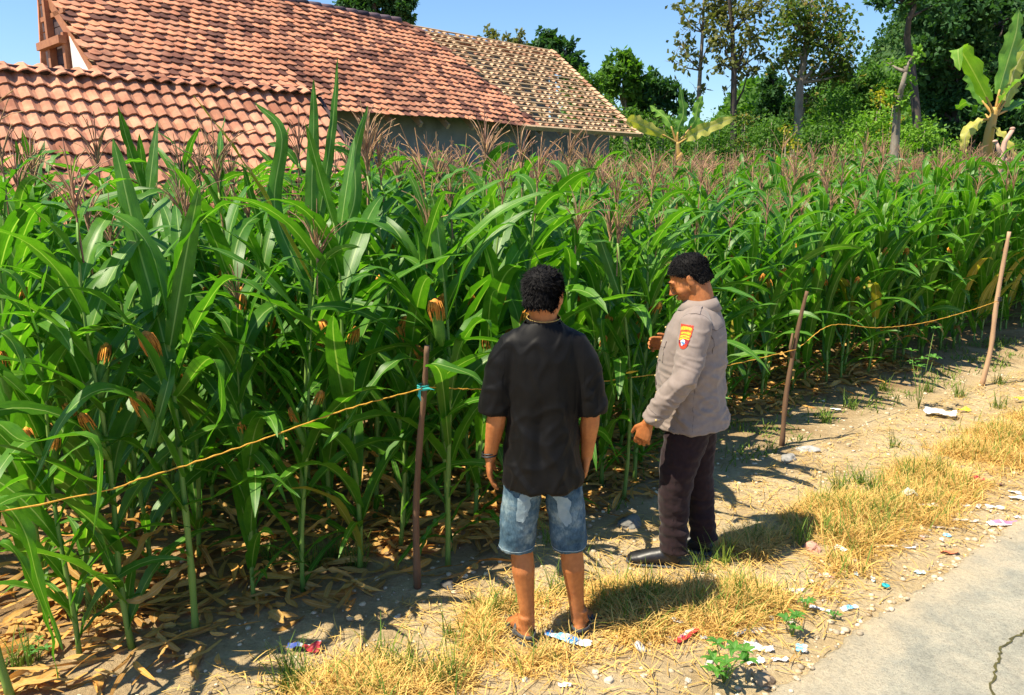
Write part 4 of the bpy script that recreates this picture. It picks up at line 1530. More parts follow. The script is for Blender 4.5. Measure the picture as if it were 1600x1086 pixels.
def patch(bvh, corner, du, dv, nu, nv, name, material, parent, lift=.003, thick=.003, inside=lambda u, v: True, colour=None, mats=None):
    """A piece of cloth laid on the surface: a grid projected on it, given thickness and its own edges."""
    corner, du, dv = Vector(corner), Vector(du), Vector(dv)
    top = {}
    vs, fs, mi = [], [], []
    for i in range(nu + 1):
        for j in range(nv + 1):
            p = corner + du * (i / nu) + dv * (j / nv)
            h = bvh.find_nearest(p)
            vs.append(h[0] + h[1] * (lift + thick)); vs.append(h[0] + h[1] * (lift - .002))
    def I(i, j, k=0): return (i * (nv + 1) + j) * 2 + k
    ins = {(i, j) for i in range(nu) for j in range(nv) if inside((i + .5) / nu, (j + .5) / nv)}
    for (i, j) in ins:
        fs.append((I(i, j), I(i + 1, j), I(i + 1, j + 1), I(i, j + 1)))
        mi.append(colour((i + .5) / nu, (j + .5) / nv) if colour else 0)
        for (di, dj, a, b_) in ((-1, 0, (i, j), (i, j + 1)), (1, 0, (i + 1, j + 1), (i + 1, j)), (0, -1, (i + 1, j), (i, j)), (0, 1, (i, j + 1), (i + 1, j + 1))):
            if (i + di, j + dj) not in ins:
                fs.append((I(*a), I(*b_), I(*b_, 1), I(*a, 1)))
                mi.append(mi[-1] if colour else 0)
    me = mesh_np(name, vs, faces=fs, smooth=False)
    bm = bmesh.new(); bm.from_mesh(me)
    bmesh.ops.delete(bm, geom=[v for v in bm.verts if not v.link_faces], context='VERTS')
    bm.to_mesh(me); bm.free()
    o = obj(name, me, mats or material, parent)
    if colour and len(me.polygons) == len(mi):
        me.polygons.foreach_set('material_index', np.array(mi, dtype=np.int32))
    return o


def leg_chain(mb, hip, knee, ankle, r=(.078, .050, .052, .031)):
    hip, knee, ankle = Vector(hip), Vector(knee), Vector(ankle)
    cb = knee.lerp(ankle, .3) + Vector((0, -.014, 0))
    mb.tube([hip, hip.lerp(knee, .5), knee + Vector((0, 0, .04)), knee, cb, knee.lerp(ankle, .62) + Vector((0, -.006, 0)), ankle, ankle - Vector((0, 0, .03))],
            [r[0], r[0] * .9, r[1] * 1.08, r[1], r[2], r[2] * .76, r[3], r[3] * .98], n=14)


def foot(mb, heel, ang, z0=.018, s=1.0, barefoot=True, side=1):
    """heel: back of the heel on the ground; ang: heading, 0 = +y, positive to the left."""
    R = Matrix.Rotation(ang, 3, 'Z'); heel = Vector(heel)
    def Pt(x, y, z): return heel + R @ Vector((x * s, y * s, 0)) + Vector((0, 0, z0 + z * s))
    f = R @ Vector((1, 0, 0))
    mb.tube([Pt(0, .008, .026), Pt(0, .03, .034), Pt(0, .075, .045), Pt(0, .13, .038), Pt(0, .17, .026), Pt(0, .20, .016)],
            [(.016, .016), (.031, .030), (.034, .040), (.038, .030), (.043, .021), (.041, .013)], n=14, flat=f)
    mb.tube([Pt(0, .045, .04), Pt(0, .05, .085), Pt(0, .048, .12)], [(.030, .034), (.032, .034), (.034, .036)], n=12, flat=f)
    for k in range(5):
        x = side * (.030 - k * .0155); L = (.052, .044, .038, .032, .026)[k]; r = (.0125, .0095, .009, .0085, .0085)[k]
        y0 = .188 - k * .006
        mb.tube([Pt(x, y0, .014), Pt(x * 1.05, y0 + L * .6, .013), Pt(x * 1.05, y0 + L, .009)], [r, r, r * .7], n=8)
    for sx in (-1, 1): mb.ball(Pt(sx * .030, .05, .065), .010, .012, .012)
    return Pt


def sandal(parent, heel, ang, side):
    R = Matrix.Rotation(ang, 3, 'Z'); heel = Vector(heel)
    def Pt(x, y, z): return heel + R @ Vector((x, y, 0)) + Vector((0, 0, z))
    th = thing_part = None
    out = []
    for k in range(40):
        a = 2 * math.pi * k / 40
        y = .125 + .142 * math.sin(a); w = .040 + .010 * math.sin(a) - (.008 if abs(math.sin(a)) < .25 else 0)
        out.append((w * math.cos(a), y))
    mb = MB()
    vs = [Pt(x, y, .002) for x, y in out] + [Pt(x * 1.02, y, .012) for x, y in out] + [Pt(x * .98, y, .020) for x, y in out]
    fs = [tuple(reversed(range(40))), tuple(range(80, 120))]
    for r_ in range(2):
        for k in range(40): fs.append((r_ * 40 + k, r_ * 40 + (k + 1) % 40, (r_ + 1) * 40 + (k + 1) % 40, (r_ + 1) * 40 + k))
    mb.add(vs, fs)
    so = mb.build('sandal', MT['rubber'], parent)
    def strap(pts, w, name='strap'):
        b = MB(); b.tube(catmull([Pt(*p) for p in pts], 16), [(w, .0035)] * 17, n=8, flat=R @ Vector((0, 1, 0)))
        b.build(name, MT['rubber'], so)
    strap([(-.046, .165, .012), (-.040, .165, .045), (0, .160, .066), (.040, .155, .045), (.046, .15, .012)], .013)
    strap([(-.044, .105, .012), (-.042, .09, .06), (0, .125, .088), (.042, .09, .06), (.044, .105, .012)], .010)
    b = MB(); b.tube(catmull([Pt(-.042, .095, .055), Pt(-.036, .03, .060), Pt(0, -.006, .062), Pt(.036, .03, .060), Pt(.042, .095, .055)], 20), [(.0035, .009)] * 21, n=8, flat=Vector((0, 0, 1)).cross(Vector((0, 1, 0))))
    b.build('strap', MT['rubber'], so)


# ---- man in the black T-shirt
m1 = thing('person', 'man with black hair in a loose black t-shirt and faded denim shorts, seen from behind', 'person', (.128, 3.07, gz(.128, 3.07) - .004))
m1.scale = (.98, .98, .975)
mb = MB()
HM = Matrix.Translation((.0, .012, 1.585)) @ Matrix.Rotation(rad(-16), 4, 'Z') @ Matrix.Rotation(rad(-14), 4, 'X')
head_shape(mb, HM)
mb.tube([HM @ Vector((0, -.02, -.02)), (0, -.005, 1.49), (0, -.012, 1.44), (0, -.01, 1.38)], [(.058, .060), (.057, .058), (.064, .062), (.09, .07)], n=14)
mb.tube([(0, 0, .80), (0, 0, .92), (0, 0, 1.05), (0, -.005, 1.2), (0, -.01, 1.33), (0, -.01, 1.40), (0, -.01, 1.44)], [(.14, .10), (.145, .10), (.135, .095), (.15, .10), (.155, .095), (.13, .075), (.07, .05)], n=18)
for sx, el, wr, hd in ((-1, (-.192, -.035, 1.095), (-.226, .005, .878), (-.02, .06, -1)), (1, (.203, -.015, 1.09), (.196, .05, .865), (-.08, .22, -1))):
    sh = Vector((sx * .140, -.01, 1.35)); el = Vector(el); wr = Vector(wr)
    mb.tube([sh, sh.lerp(el, .45), el, el.lerp(wr, .25), el.lerp(wr, .7), wr, wr + (wr - el) * .03], [.054, .047, .040, .042, .032, (.027, .022), (.026, .02)], n=12)
    hand(mb, wr, hd, (0, 1, .1), (-sx, 0, 0), curl=.45)
leg_chain(mb, (-.085, 0, .86), (-.090, .005, .47), (-.058, -.018, .10))
leg_chain(mb, (.090, 0, .86), (.130, .015, .47), (.170, .035, .10))
F1 = ((-.052, -.066, 0), rad(22)); F2 = ((.170, -.012, 0), rad(-14))
foot(mb, F1[0], F1[1], side=1); foot(mb, F2[0], F2[1], side=-1)
obj('body', remesh(mb, 'body', .0048, 4), MT['skin'], m1)
obj('hair', hair_mesh('hair', HM, 3, -.062, .075, -.25, .020, 4200), MT['hair'], m1)
sandal(m1, (F1[0][0] + .004, F1[0][1] - .012, 0), F1[1], 1); sandal(m1, (F2[0][0], F2[0][1] - .012, 0), F2[1], -1)
mb = MB()
mb.tube([(0, 0, .772), (0, 0, .825), (.0, 0, .93), (0, -.0, 1.08), (0, -.005, 1.22), (0, -.01, 1.335), (0, -.012, 1.412), (0, -.012, 1.455), (0, -.012, 1.492)],
        [(.174, .158), (.170, .152), (.160, .138), (.152, .122), (.155, .120), (.160, .112), (.146, .096), (.106, .080), (.066, .064)], n=30)
for sx, hx in ((-1, -.214), (1, .214)):
    mb.tube([(sx * .07, -.012, 1.415), (sx * .132, -.012, 1.385), (sx * .166, -.014, 1.32), (sx * .184, -.018, 1.21), (hx * .955, -.02, 1.088)], [.050, .058, .066, .064, (.064, .068)], n=18)
tee = remesh(mb, 'tshirt', .0056, 28, .6)
def tee_w(c, k):
    lowz = max(0, min(1, (1.38 - c.z) / .5))
    side = abs(c.x) > .17
    v = noise.noise(Vector((c.x * 13, c.y * 10, c.z * 2.2))) * .010 * lowz
    v += (1 - abs(noise.noise(Vector((c.x * 9 + c.z * 3, c.y * 9, c.z * 5 + 4)))) * 2) * .0045 * lowz
    v += noise.noise(Vector((c.x * 26, c.y * 26, c.z * (26 if side else 7)))) * .003
    v += .011 * lowz * math.sin(c.x * 46 + 2.6 * noise.noise(Vector((c.x * 5, 0, c.z * 3.5)))+ (c.z - 1.1) * 6) * (.35 + noise.noise(Vector((c.x * 7, 3, c.z * 2.4))) ** 2 * 5)
    v += .009 * lowz * max(0, 1 - abs(noise.noise(Vector((c.x * 6 + c.z * 1.5, c.y * 5, c.z * 2.6 + 1)))) * 6)
    v += .005 * max(0, 1 - abs(noise.noise(Vector((c.x * 10 - c.z * 4, c.y * 9, c.z * 7 + 5)))) * 5)
    v += -.012 * math.exp(-(c.x / .035) ** 2) * (1 if c.y < 0 else 0) * max(0, 1 - abs(c.z - 1.15) / .25)
    return v
displace(tee, tee_w)
cut(tee, lambda c, k: (k.z < -.75 and c.z < .788 and abs(c.x) < .2) or (k.z < -.7 and abs(c.x) > .14 and 1.04 < c.z < 1.105) or (k.z > .7 and c.z > 1.48))
ts = obj('tshirt', tee, MT['tee'], m1); thicken(ts, .003)
bv = BVHTree.FromPolygons([v.co for v in tee.vertices], [p.vertices for p in tee.polygons])
mb = MB(); mb.tube([(.068 * math.cos(a), -.012 + .065 * math.sin(a), 1.490 + .012 * math.sin(a)) for a in np.linspace(0, 6.2832, 30)], [(.009, .0035)] * 30, n=8, flat=Vector((0, 0, 1)))
mb.build('collar', MT['tee'], ts)
for z in (.797,):
    seam(bv, [(.165 * math.cos(a), .14 * math.sin(a), z) for a in np.linspace(0, 6.2832, 16)], .0014, MT['tee'], 'hem_seam', ts, 60)
for sx in (-1, 1):
    c = Vector((sx * .203, -.02, 1.112))
    seam(bv, [c + Vector((.064 * math.cos(a), .068 * math.sin(a), 0)) for a in np.linspace(0, 6.2832, 12)], .0016, MT['tee'], 'hem_seam', ts, 40)
    seam(bv, [(sx * .150, -.012, 1.42), (sx * .165, -.09, 1.37), (sx * .163, -.12, 1.28), (sx * .158, -.08, 1.2)], .0018, MT['tee'], 'shoulder_seam', ts, 24)
# shorts
mb = MB()
mb.tube([(0, 0, .97), (0, 0, .90), (.0, 0, .82), (.0, 0, .76)], [(.130, .105), (.138, .112), (.146, .118), (.13, .10)], n=24)
mb.tube([(-.060, 0, .84), (-.085, 0, .74), (-.100, 0, .60), (-.108, .002, .462)], [(.080, .104), (.082, .104), (.080, .092), (.077, .086)], n=22)
mb.tube([(.064, 0, .84), (.092, .003, .74), (.112, .006, .60), (.122, .01, .466)], [(.080, .104), (.082, .104), (.080, .092), (.077, .086)], n=22)
sh = remesh(mb, 'shorts', .0058, 4)
displace(sh, lambda c, k: .007 * noise.noise(Vector((c.x * 16, c.y * 16, c.z * 9))) + .004 * noise.noise(c * 38) + (-.006 if False else 0))
cut(sh, lambda c, k: k.z < -.7 and c.z < .487)
so = obj('shorts', sh, MT['denim'], m1); thicken(so, .004)
bv = BVHTree.FromPolygons([v.co for v in sh.vertices], [p.vertices for p in sh.polygons])
for c in ((-.108, .002), (.126, .01)):
    seam(bv, [(c[0] + .077 * math.cos(a), c[1] + .086 * math.sin(a), .478) for a in np.linspace(0, 6.2832, 12)], .0028, MT['denim_pale'], 'hem', so, 50)
    seam(bv, [(c[0] + .077 * math.cos(a), c[1] + .086 * math.sin(a), .502) for a in np.linspace(0, 6.2832, 12)], .0012, MT['denim_pale'], 'stitching', so, 50)
def pocket_in(u, v): return v < .80 or abs(u - .5) < (1.02 - v) * 2.4
for sx, x0 in ((-1, -.125), (1, .035)):
    patch(bv, (x0, -.16, .745), (.095, 0, -.012 * sx), (0, 0, -.13), 14, 16, 'back_pocket', MT['denim_pale'], so, inside=pocket_in)
seam(bv, [(-.16, -.03, .84), (-.165, -.02, .7), (-.178, -.01, .55), (-.182, 0, .48)], .0018, MT['denim_pale'], 'side_seam', so)
seam(bv, [(0, -.13, .84), (0, -.12, .76), (0, -.06, .70)], .0018, MT['denim_pale'], 'seat_seam', so)
# bands on the left wrist, thin chain at the neck
for z, q in ((.905, .0035), (.893, .0045)):
    mb = MB(); mb.tube([(-.2275 + .032 * math.cos(a), .0005 + .027 * math.sin(a), z + .004 * math.cos(a)) for a in np.linspace(0, 6.2832, 22)], q, n=6)
    mb.build('wristband', MT['leather'], m1)
mb = MB(); mb.tube([(.070 * math.cos(a), -.010 + .068 * math.sin(a), 1.502 + .010 * math.sin(a)) for a in np.linspace(0, 6.2832, 30)], .0014, n=5)
mb.build('necklace', simple('gold_chain', (.6, .4, .12), None, rough=.3, bmp=0), m1)

# ---- officer
m2 = thing('person', 'stout policeman in grey long-sleeved uniform shirt and dark trousers, looking down at the corn', 'person', (.935, 3.80, gz(.935, 3.80) - .004))
m2.scale = (1, 1, .97)
m2.rotation_euler = (0, 0, rad(71))
mb = MB()
HM = Matrix.Translation((.0, .055, 1.568)) @ Matrix.Rotation(rad(4), 4, 'Z') @ Matrix.Rotation(rad(-31), 4, 'X') @ Matrix.Diagonal((1.04, 1.04, 1.04, 1))
head_shape(mb, HM)
mb.ball(HM @ Vector((0, .045, -.088)), .045, .035, .025, m=HM.to_3x3())
mb.tube([HM @ Vector((0, -.025, -.02)), (0, .0, 1.49), (0, -.01, 1.44), (0, -.01, 1.38)], [(.064, .066), (.066, .068), (.070, .070), (.09, .07)], n=14)
mb.tube([(0, 0, .85), (0, .01, .95), (0, .02, 1.05), (0, .01, 1.2), (0, 0, 1.33), (0, 0, 1.40), (0, -.01, 1.44)], [(.14, .12), (.15, .14), (.15, .14), (.16, .13), (.16, .11), (.14, .085), (.07, .05)], n=18)
ARM = {-1: (Vector((-.168, -.01, 1.355)), Vector((-.262, .02, 1.105)), Vector((-.262, .185, .865))),
       1: (Vector((.168, -.0, 1.355)), Vector((.268, -.03, 1.15)), Vector((.225, .150, 1.17)))}
for sx in (-1, 1):
    a, b, c = ARM[sx]
    mb.tube([a, a.lerp(b, .5), b, b.lerp(c, .5), c, c + (c - b) * .05], [.048, .046, .042, .036, (.029, .023), .024], n=12)
hand(mb, ARM[-1][2] + Vector((0, .008, -.012)), (.02, .30, -1), (.2, 1, .2), (1, 0, 0), curl=.75, s=1.03)
hand(mb, ARM[1][2], (-.25, 1, .10), (-.3, .1, 1), (-1, -.2, -.3), curl=.9, s=1.05)
L2, R2 = ((-.096, .03, 0), rad(6)), ((.10, -.12, 0), rad(-8))
leg_chain(mb, (-.09, 0, .88), (-.095, .06, .48), (-.096, .085, .12)); leg_chain(mb, (.09, 0, .88), (.10, -.01, .48), (.10, -.065, .12))
foot(mb, L2[0], L2[1], side=1); foot(mb, R2[0], R2[1], side=-1)
obj('body', remesh(mb, 'body', .0048, 4), MT['skin'], m2)
obj('hair', hair_mesh('hair', HM, 5, -.052, .078, -.05, .010, 3800), MT['hair'], m2)
mb = MB()
for sx in (-1, 1):
    mb.tube([HM @ Vector((.012 * sx, .0965, .026)), HM @ Vector((.032 * sx, .0935, .031)), HM @ Vector((.050 * sx, .078, .026))], [.003, .0036, .002], n=6)
    mb.build('eyebrow', MT['hair'], m2); mb = MB()
mb.tube([HM @ Vector((-.022, .099, -.048)), HM @ Vector((0, .103, -.046)), HM @ Vector((.022, .099, -.048))], [.0022, .003, .0022], n=6)
mb.build('moustache', MT['hair'], m2)
for sx in (-1, 1):
    mb = MB(); mb.tube([HM @ Vector((.020 * sx, .0855, -.001)), HM @ Vector((.031 * sx, .0875, -.003)), HM @ Vector((.043 * sx, .080, -.001))], [.0012, .0026, .0012], n=6)
    mb.build('eye', MT['leather'], m2)
# shoes
for (h, an) in (L2, R2):
    R = Matrix.Rotation(an, 3, 'Z'); hv = Vector(h)
    def Pt(x, y, z): return hv + R @ Vector((x, y, 0)) + Vector((0, 0, z))
    f = R @ Vector((1, 0, 0))
    mb = MB()
    mb.tube([Pt(0, -.012, .045), Pt(0, .02, .055), Pt(0, .08, .062), Pt(0, .14, .052), Pt(0, .20, .040), Pt(0, .245, .030), Pt(0, .262, .024)],
            [(.022, .026), (.040, .042), (.044, .048), (.047, .042), (.051, .034), (.043, .026), (.022, .014)], n=18, flat=f)
    mb.tube([Pt(0, .045, .06), Pt(0, .045, .14), Pt(0, .035, .20)], [(.044, .052), (.045, .05), (.048, .052)], n=16, flat=f)
    bo = obj('boot', remesh(mb, 'boot', .006, 3), MT['leather'], m2)
    mb = MB(); mb.tube([Pt(0, -.01, .012), Pt(0, .03, .012), Pt(0, .10, .012), Pt(0, .17, .012), Pt(0, .235, .012), Pt(0, .27, .014)], [(.034, .012), (.043, .012), (.041, .012), (.052, .012), (.045, .012), (.020, .010)], n=14, flat=f)
    mb.build('sole', MT['rubber'], bo)
    mb = MB()
    for k in range(4):
        y = .095 + .022 * k; z = .105 - .012 * k
        mb.tube([Pt(-.018, y, z - .006), Pt(0, y, z), Pt(.018, y, z - .006)], .003, n=5)
    mb.build('laces', MT['leather'], bo)
# trousers
mb = MB()
mb.tube([(0, 0, 1.0), (0, 0, .92), (0, -.005, .84), (0, -.01, .76)], [(.140, .125), (.150, .130), (.156, .136), (.13, .115)], n=26)
mb.tube([(-.08, .0, .86), (-.088, .02, .74), (-.098, .05, .58), (-.098, .065, .42), (-.098, .060, .25), (-.097, .055, .095)], [(.080, .105), (.090, .108), (.086, .094), (.076, .082), (.062, .070), (.058, .070)], n=22)
mb.tube([(.08, .0, .86), (.092, -.01, .74), (.10, -.02, .58), (.10, -.035, .42), (.10, -.06, .25), (.10, -.085, .095)], [(.080, .105), (.090, .108), (.086, .094), (.076, .082), (.062, .070), (.058, .070)], n=22)
tr = remesh(mb, 'trousers', .0062, 4)
displace(tr, lambda c, k: .007 * noise.noise(Vector((c.x * 12, c.y * 12, c.z * 12))) + (.010 if c.z < .35 else .004) * noise.noise(Vector((c.x * 8, c.y * 8, c.z * 26)))
         + .003 * noise.noise(c * 40))
cut(tr, lambda c, k: k.z < -.7 and c.z < .13)
to = obj('trousers', tr, MT['trousers'], m2); thicken(to, .004)
bv = BVHTree.FromPolygons([v.co for v in tr.vertices], [p.vertices for p in tr.polygons])
seam(bv, [(-.17, 0, .86), (-.19, .03, .7), (-.19, .055, .5), (-.18, .06, .3), (-.175, .055, .12)], .0015, MT['trousers'], 'side_seam', to)
# shirt
mb = MB()
mb.tube([(0, .0, .79), (0, .002, .84), (0, .012, .93), (0, .022, 1.05), (0, .016, 1.18), (0, .004, 1.29), (0, -.004, 1.365), (0, -.008, 1.415), (0, -.008, 1.455)],
        [(.186, .182), (.180, .170), (.174, .162), (.176, .166), (.180, .160), (.184, .148), (.165, .124), (.118, .096), (.072, .072)], n=34)
for sx in (-1, 1):
    a, b, c = ARM[sx]
    c = c + (b - c).normalized() * .012
    mb.tube([(sx * .09, -.005, 1.385), (sx * .155, -.005, 1.358), a.lerp(b, .4), b, b.lerp(c, .5), c], [.060, .080, .070, .062, .054, (.045, .048)], n=20)
shm = remesh(mb, 'uniform_shirt', .0062, 5)
def sh_w(c, k):
    lowz = max(0, min(1, (1.36 - c.z) / .25))
    arm = c.x < -.20 or c.x > .2
    v = noise.noise(Vector((c.x * 9, c.y * 9 + c.z * 5, c.z * 7))) * .008 * lowz
    w = 1 - abs(noise.noise(Vector((c.x * 8 + 3, c.y * 7 - c.z * 9, c.z * 8)))) * 3
    v += max(0, w) * .006 * lowz
    v += noise.noise(Vector((c.x * 30, c.y * 30, c.z * 18))) * .002
    r1 = max(0, 1 - abs(noise.noise(Vector((c.x * 5 + 7, c.y * 6 + c.z * 9, c.z * 6 - c.y * 5)))) * 6)
    r2 = max(0, 1 - abs(noise.noise(Vector((c.x * 11, c.y * 10 - c.z * 5, c.z * 14 + 2)))) * 5)
    v += .007 * r1 * lowz + .0038 * r2 * (lowz if not arm else 1)
    if arm: v += .005 * math.sin(c.z * 46 + c.y * 30 + 3 * noise.noise(c * 7)) * max(0, 1 - abs(c.z - 1.12) / .13)
    return v
displace(shm, sh_w)
cuffL, cuffR = ARM[-1][2], ARM[1][2]
dL = (ARM[-1][2] - ARM[-1][1]).normalized(); dR = (ARM[1][2] - ARM[1][1]).normalized()
cut(shm, lambda c, k: (k.z < -.7 and c.z < .81) or (k.dot(dL) > .75 and (c - cuffL).length < .06) or (k.dot(dR) > .75 and (c - cuffR).length < .06) or (k.z > .7 and c.z > 1.44))
su = obj('uniform_shirt', shm, MT['grey_shirt'], m2); thicken(su, .0035)
bv = BVHTree.FromPolygons([v.co for v in shm.vertices], [p.vertices for p in shm.polygons])
# collar: a folded band, higher at the back
mb = MB()
ring_in, ring_out = [], []
vs = []
K = 36
for k in range(K + 1):
    a = rad(-250) + rad(320) * k / K      # opens at the front
    ca, sa = math.cos(a), math.sin(a)
    bk_ = max(0, -sa)
    for (r_, z_) in ((.070, 1.435), (.068, 1.462 + .014 * bk_), (.074, 1.463 + .014 * bk_), (.102 + .012 * max(0, sa), 1.418 - .008 * max(0, sa))):
        vs.append((r_ * ca, -.008 + r_ * sa * 1.02, z_))
fs = []
for k in range(K):
    for q in range(3):
        a = k * 4 + q; fs.append((a, a + 1, a + 5, a + 4))
mb.add(vs, fs)
co = mb.build('collar', MT['grey_shirt'], su); thicken(co, .004)
# shoulder strap, sleeve head seam, yoke, cuff, pocket flap, placket, buttons
for sx in (-1, 1):
    patch(bv, (sx * .095, -.028, 1.46), (sx * .10, 0, -.03), (0, .050, 0), 12, 6, 'shoulder_strap', MT['grey_shirt'], su, lift=.002, thick=.004)
    seam(bv, [(sx * .165, .05, 1.36), (sx * .185, -.0, 1.44), (sx * .178, -.075, 1.39), (sx * .172, -.125, 1.31), (sx * .17, -.11, 1.22)], .0022, MT['seam'], 'sleeve_seam', su, 30)
seam(bv, [(-.17, -.13, 1.335), (-.08, -.17, 1.35), (0, -.17, 1.352), (.08, -.17, 1.35), (.17, -.13, 1.335)], .0018, MT['seam'], 'yoke_seam', su, 30)
seam(bv, [(.198 * math.cos(a), .188 * math.sin(a), .812) for a in np.linspace(0, 6.2832, 16)], .0014, MT['seam'], 'hem_seam', su, 60)
seam(bv, [(-.19, -.03, 1.15), (-.2, -.02, .95), (-.2, -.02, .79)], .0015, MT['seam'], 'side_seam', su)
for c, d_ in ((cuffL - dL * .07, dL), (cuffR - dR * .07, dR)):
    a_ = d_.orthogonal().normalized(); b_ = d_.cross(a_)
    seam(bv, [c + (a_ * math.cos(t) + b_ * math.sin(t)) * .05 for t in np.linspace(0, 6.2832, 12)], .0018, MT['seam'], 'cuff_seam', su, 36)
gold = simple('brass', (.6, .45, .18), None, rough=.35, bmp=0)
h = bv.find_nearest(cuffL - dL * .035 + Vector((-.05, -.02, 0)))
mb = MB(); mb.ball(h[0] + h[1] * .002, .006, .006, .006, nu=8, nv=6); mb.build('button', gold, su)
for sx in (-1, 1):
    patch(bv, (sx * .055, .22, 1.27), (sx * .10, -.02, 0), (0, 0, -.035), 10, 5, 'pocket_flap', MT['grey_shirt'], su, lift=.002, thick=.004)
    patch(bv, (sx * .060, .22, 1.262), (sx * .09, -.02, 0), (0, 0, -.115), 10, 10, 'pocket', MT['grey_shirt'], su, lift=.0015, thick=.003)
patch(bv, (-.016, .24, 1.38), (.032, 0, 0), (0, 0, -.56), 3, 30, 'placket', MT['grey_shirt'], su, lift=.002, thick=.003)
for k in range(6):
    h = bv.find_nearest(Vector((0, .25, 1.33 - k * .095)))
    mb = MB(); mb.ball(h[0] + h[1] * .006, .006, .006, .006, nu=8, nv=6); mb.build('button', gold, su)
# name tape / fold of the far pocket catching light: none built; arm badge
def flat_mat(name, c): return simple(name, c, tuple(x * .85 for x in c), scale=200, rough=.8, bmp=.2)
bm_ = [flat_mat('badge_red', (.62, .05, .02)), flat_mat('badge_yellow', (.85, .48, .03)), flat_mat('badge_orange', (.78, .25, .03)), flat_mat('badge_white', (.75, .78, .85)),
       flat_mat('badge_blue', (.12, .28, .55)), flat_mat('badge_dark', (.25, .02, .03))]
def badge_in(u, v):
    w = .5 if v < .08 else .5 - .20 * (v - .08) if v < .78 else .36 * (1 - ((v - .78) / .22) ** 1.7) ** .6 + .0
    return abs(u - .5) < w
def badge_col(u, v):
    x, y = u - .5, v
    # upper banner with a row of letters
    arc = .10 * (x * 2) ** 2
    if y < .07 + arc * .3: return 0
    if .09 + arc * .3 < y < .22 + arc * .3 and abs(x) < .42:
        k = int((u - .08) / .84 * 7 * 3) % 3
        return 1 if k != 2 else 2
    r = math.hypot(x * 1.0 + .04, (y - .74) * 1.45)
    if r < .10: return 4
    if r < .17: return 3 if (x < -.02 or y < .74) else 4
    if r < .22: return 5
    if y > .62: return 0 if y > .8 else 5
    for c in (.34, .46, .57):
        if abs(y - c - .22 * (x + .0) ** 2 * 1.5) < .024 and abs(x) < .33: return 1
    return 2 if abs(x) < .36 and .28 < y < .62 and (int(y * 50) % 3) else 0
upA = (ARM[-1][0] - ARM[-1][1]).normalized()
bc = ARM[-1][0].lerp(ARM[-1][1], .22)
out = Vector((-.86, .50, 0)).normalized(); out = (out - upA * out.dot(upA)).normalized()
acr = upA.cross(out)
if acr.y < 0: acr = -acr
ctr = bc + out * .085
patch(bv, ctr + acr * .045 + upA * .050, -acr * .090, -upA * .125, 30, 44, 'arm_badge', None, su, lift=.002, thick=.0025, inside=badge_in, colour=badge_col, mats=bm_)

# ------------------------------------------------------------------ posts and string
MT['stake'] = simple('stake_wood', (.20, .115, .065), (.11, .06, .035), scale=16, rough=.85, bmp=.8, bdist=.008, stretch=(1, 1, .12))
MT['stake_pale'] = simple('stake_pale', (.55, .36, .22), (.38, .23, .13), scale=16, rough=.8, bmp=.6, bdist=.006, stretch=(1, 1, .12))
MT['twine'] = simple('orange_twine', (.65, .36, .05), (.5, .25, .03), scale=80, rough=.7)
MT['teal'] = simple('teal_ribbon', (.05, .5, .45), None, rough=.5)


def stake(label, pts, r0, material, seed=0, mark=None):
    r = random.Random(seed)
    base = pts[0]
    t = thing('stake', label, 'wooden stake', base)
    p = catmull([q - base for q in pts], 22)
    p[0] = p[0] - Vector((0, 0, .06))
    mb = MB()
    mb.tube(p, [r0 * (1.0 - .35 * i / 22) * (1 + .10 * r.uniform(-1, 1)) for i in range(23)], n=9)
    mb.build('shaft', material, t)
    return t


p0, p1 = ground(652, 918), at(667, 540, 3.50)
P1 = [p0, at(650, 800, 3.56), at(656, 690, 3.54), at(663, 610, 3.52), p1]
t = stake('thick brown wooden post left of the man in black, teal ribbon at its knot', P1, .019, MT['stake'], 1)
tie = at(661, 605, 3.52)
mb = MB(); lb = tie - P1[0]
for z in (-.008, 0, .01): mb.tube([lb + Vector((.026 * math.cos(a), .026 * math.sin(a), z)) for a in np.linspace(0, 6.2832, 14)], .0035, n=5)
mb.add(*blade([lb + Vector((-.01, -.03, 0)), lb + Vector((-.015, -.04, -.03)), lb + Vector((-.005, -.04, -.06))], .016, (1, 0, 0), nc=2, fold=0, wave=0))
mb.add(*blade([lb + Vector((.0, -.03, 0)), lb + Vector((.03, -.05, .01)), lb + Vector((.06, -.05, -.0))], .012, (0, 0, 1), nc=2, fold=0, wave=0))
mb.build('ribbon', MT['teal'], t)
g2 = ground(1222, 695)
P2 = [g2, at(1228, 620, g2.y), at(1238, 560, g2.y), at(1250, 500, g2.y), at(1261, 455, g2.y)]
t = stake('short crooked brown stick leaning at the corn edge right of the officer', P2, .020, MT['stake'], 2)
mb = MB(); q = P2[2] - P2[0]; mb.tube([q, q + Vector((-.03, -.02, .09)), q + Vector((-.02, -.02, .2))], [.014, .011, .007], n=7); mb.build('side_branch', MT['stake'], t)
g3 = ground(1534, 602)
P3 = [g3, at(1548, 545, g3.y), at(1556, 480, g3.y), at(1566, 420, g3.y), at(1577, 362, g3.y)]
t = stake('long pale bent stick standing at the right end of the string', P3, .025, MT['stake_pale'], 3)
mb = MB(); lb = at(1560, 468, g3.y) - g3
for z in (-.01, .005, .02): mb.tube([lb + Vector((.026 * math.cos(a), .026 * math.sin(a), z)) for a in np.linspace(0, 6.2832, 14)], .004, n=5)
mb.build('knot', MT['leather'], t)
g4 = st(-2.6, 3.05); g4.z = 0
stake('wooden post beyond the left end of the picture carrying the string', [g4, g4 + Vector((0, 0, .6)), g4 + Vector((.02, 0, 1.15))], .024, MT['stake'], 4)


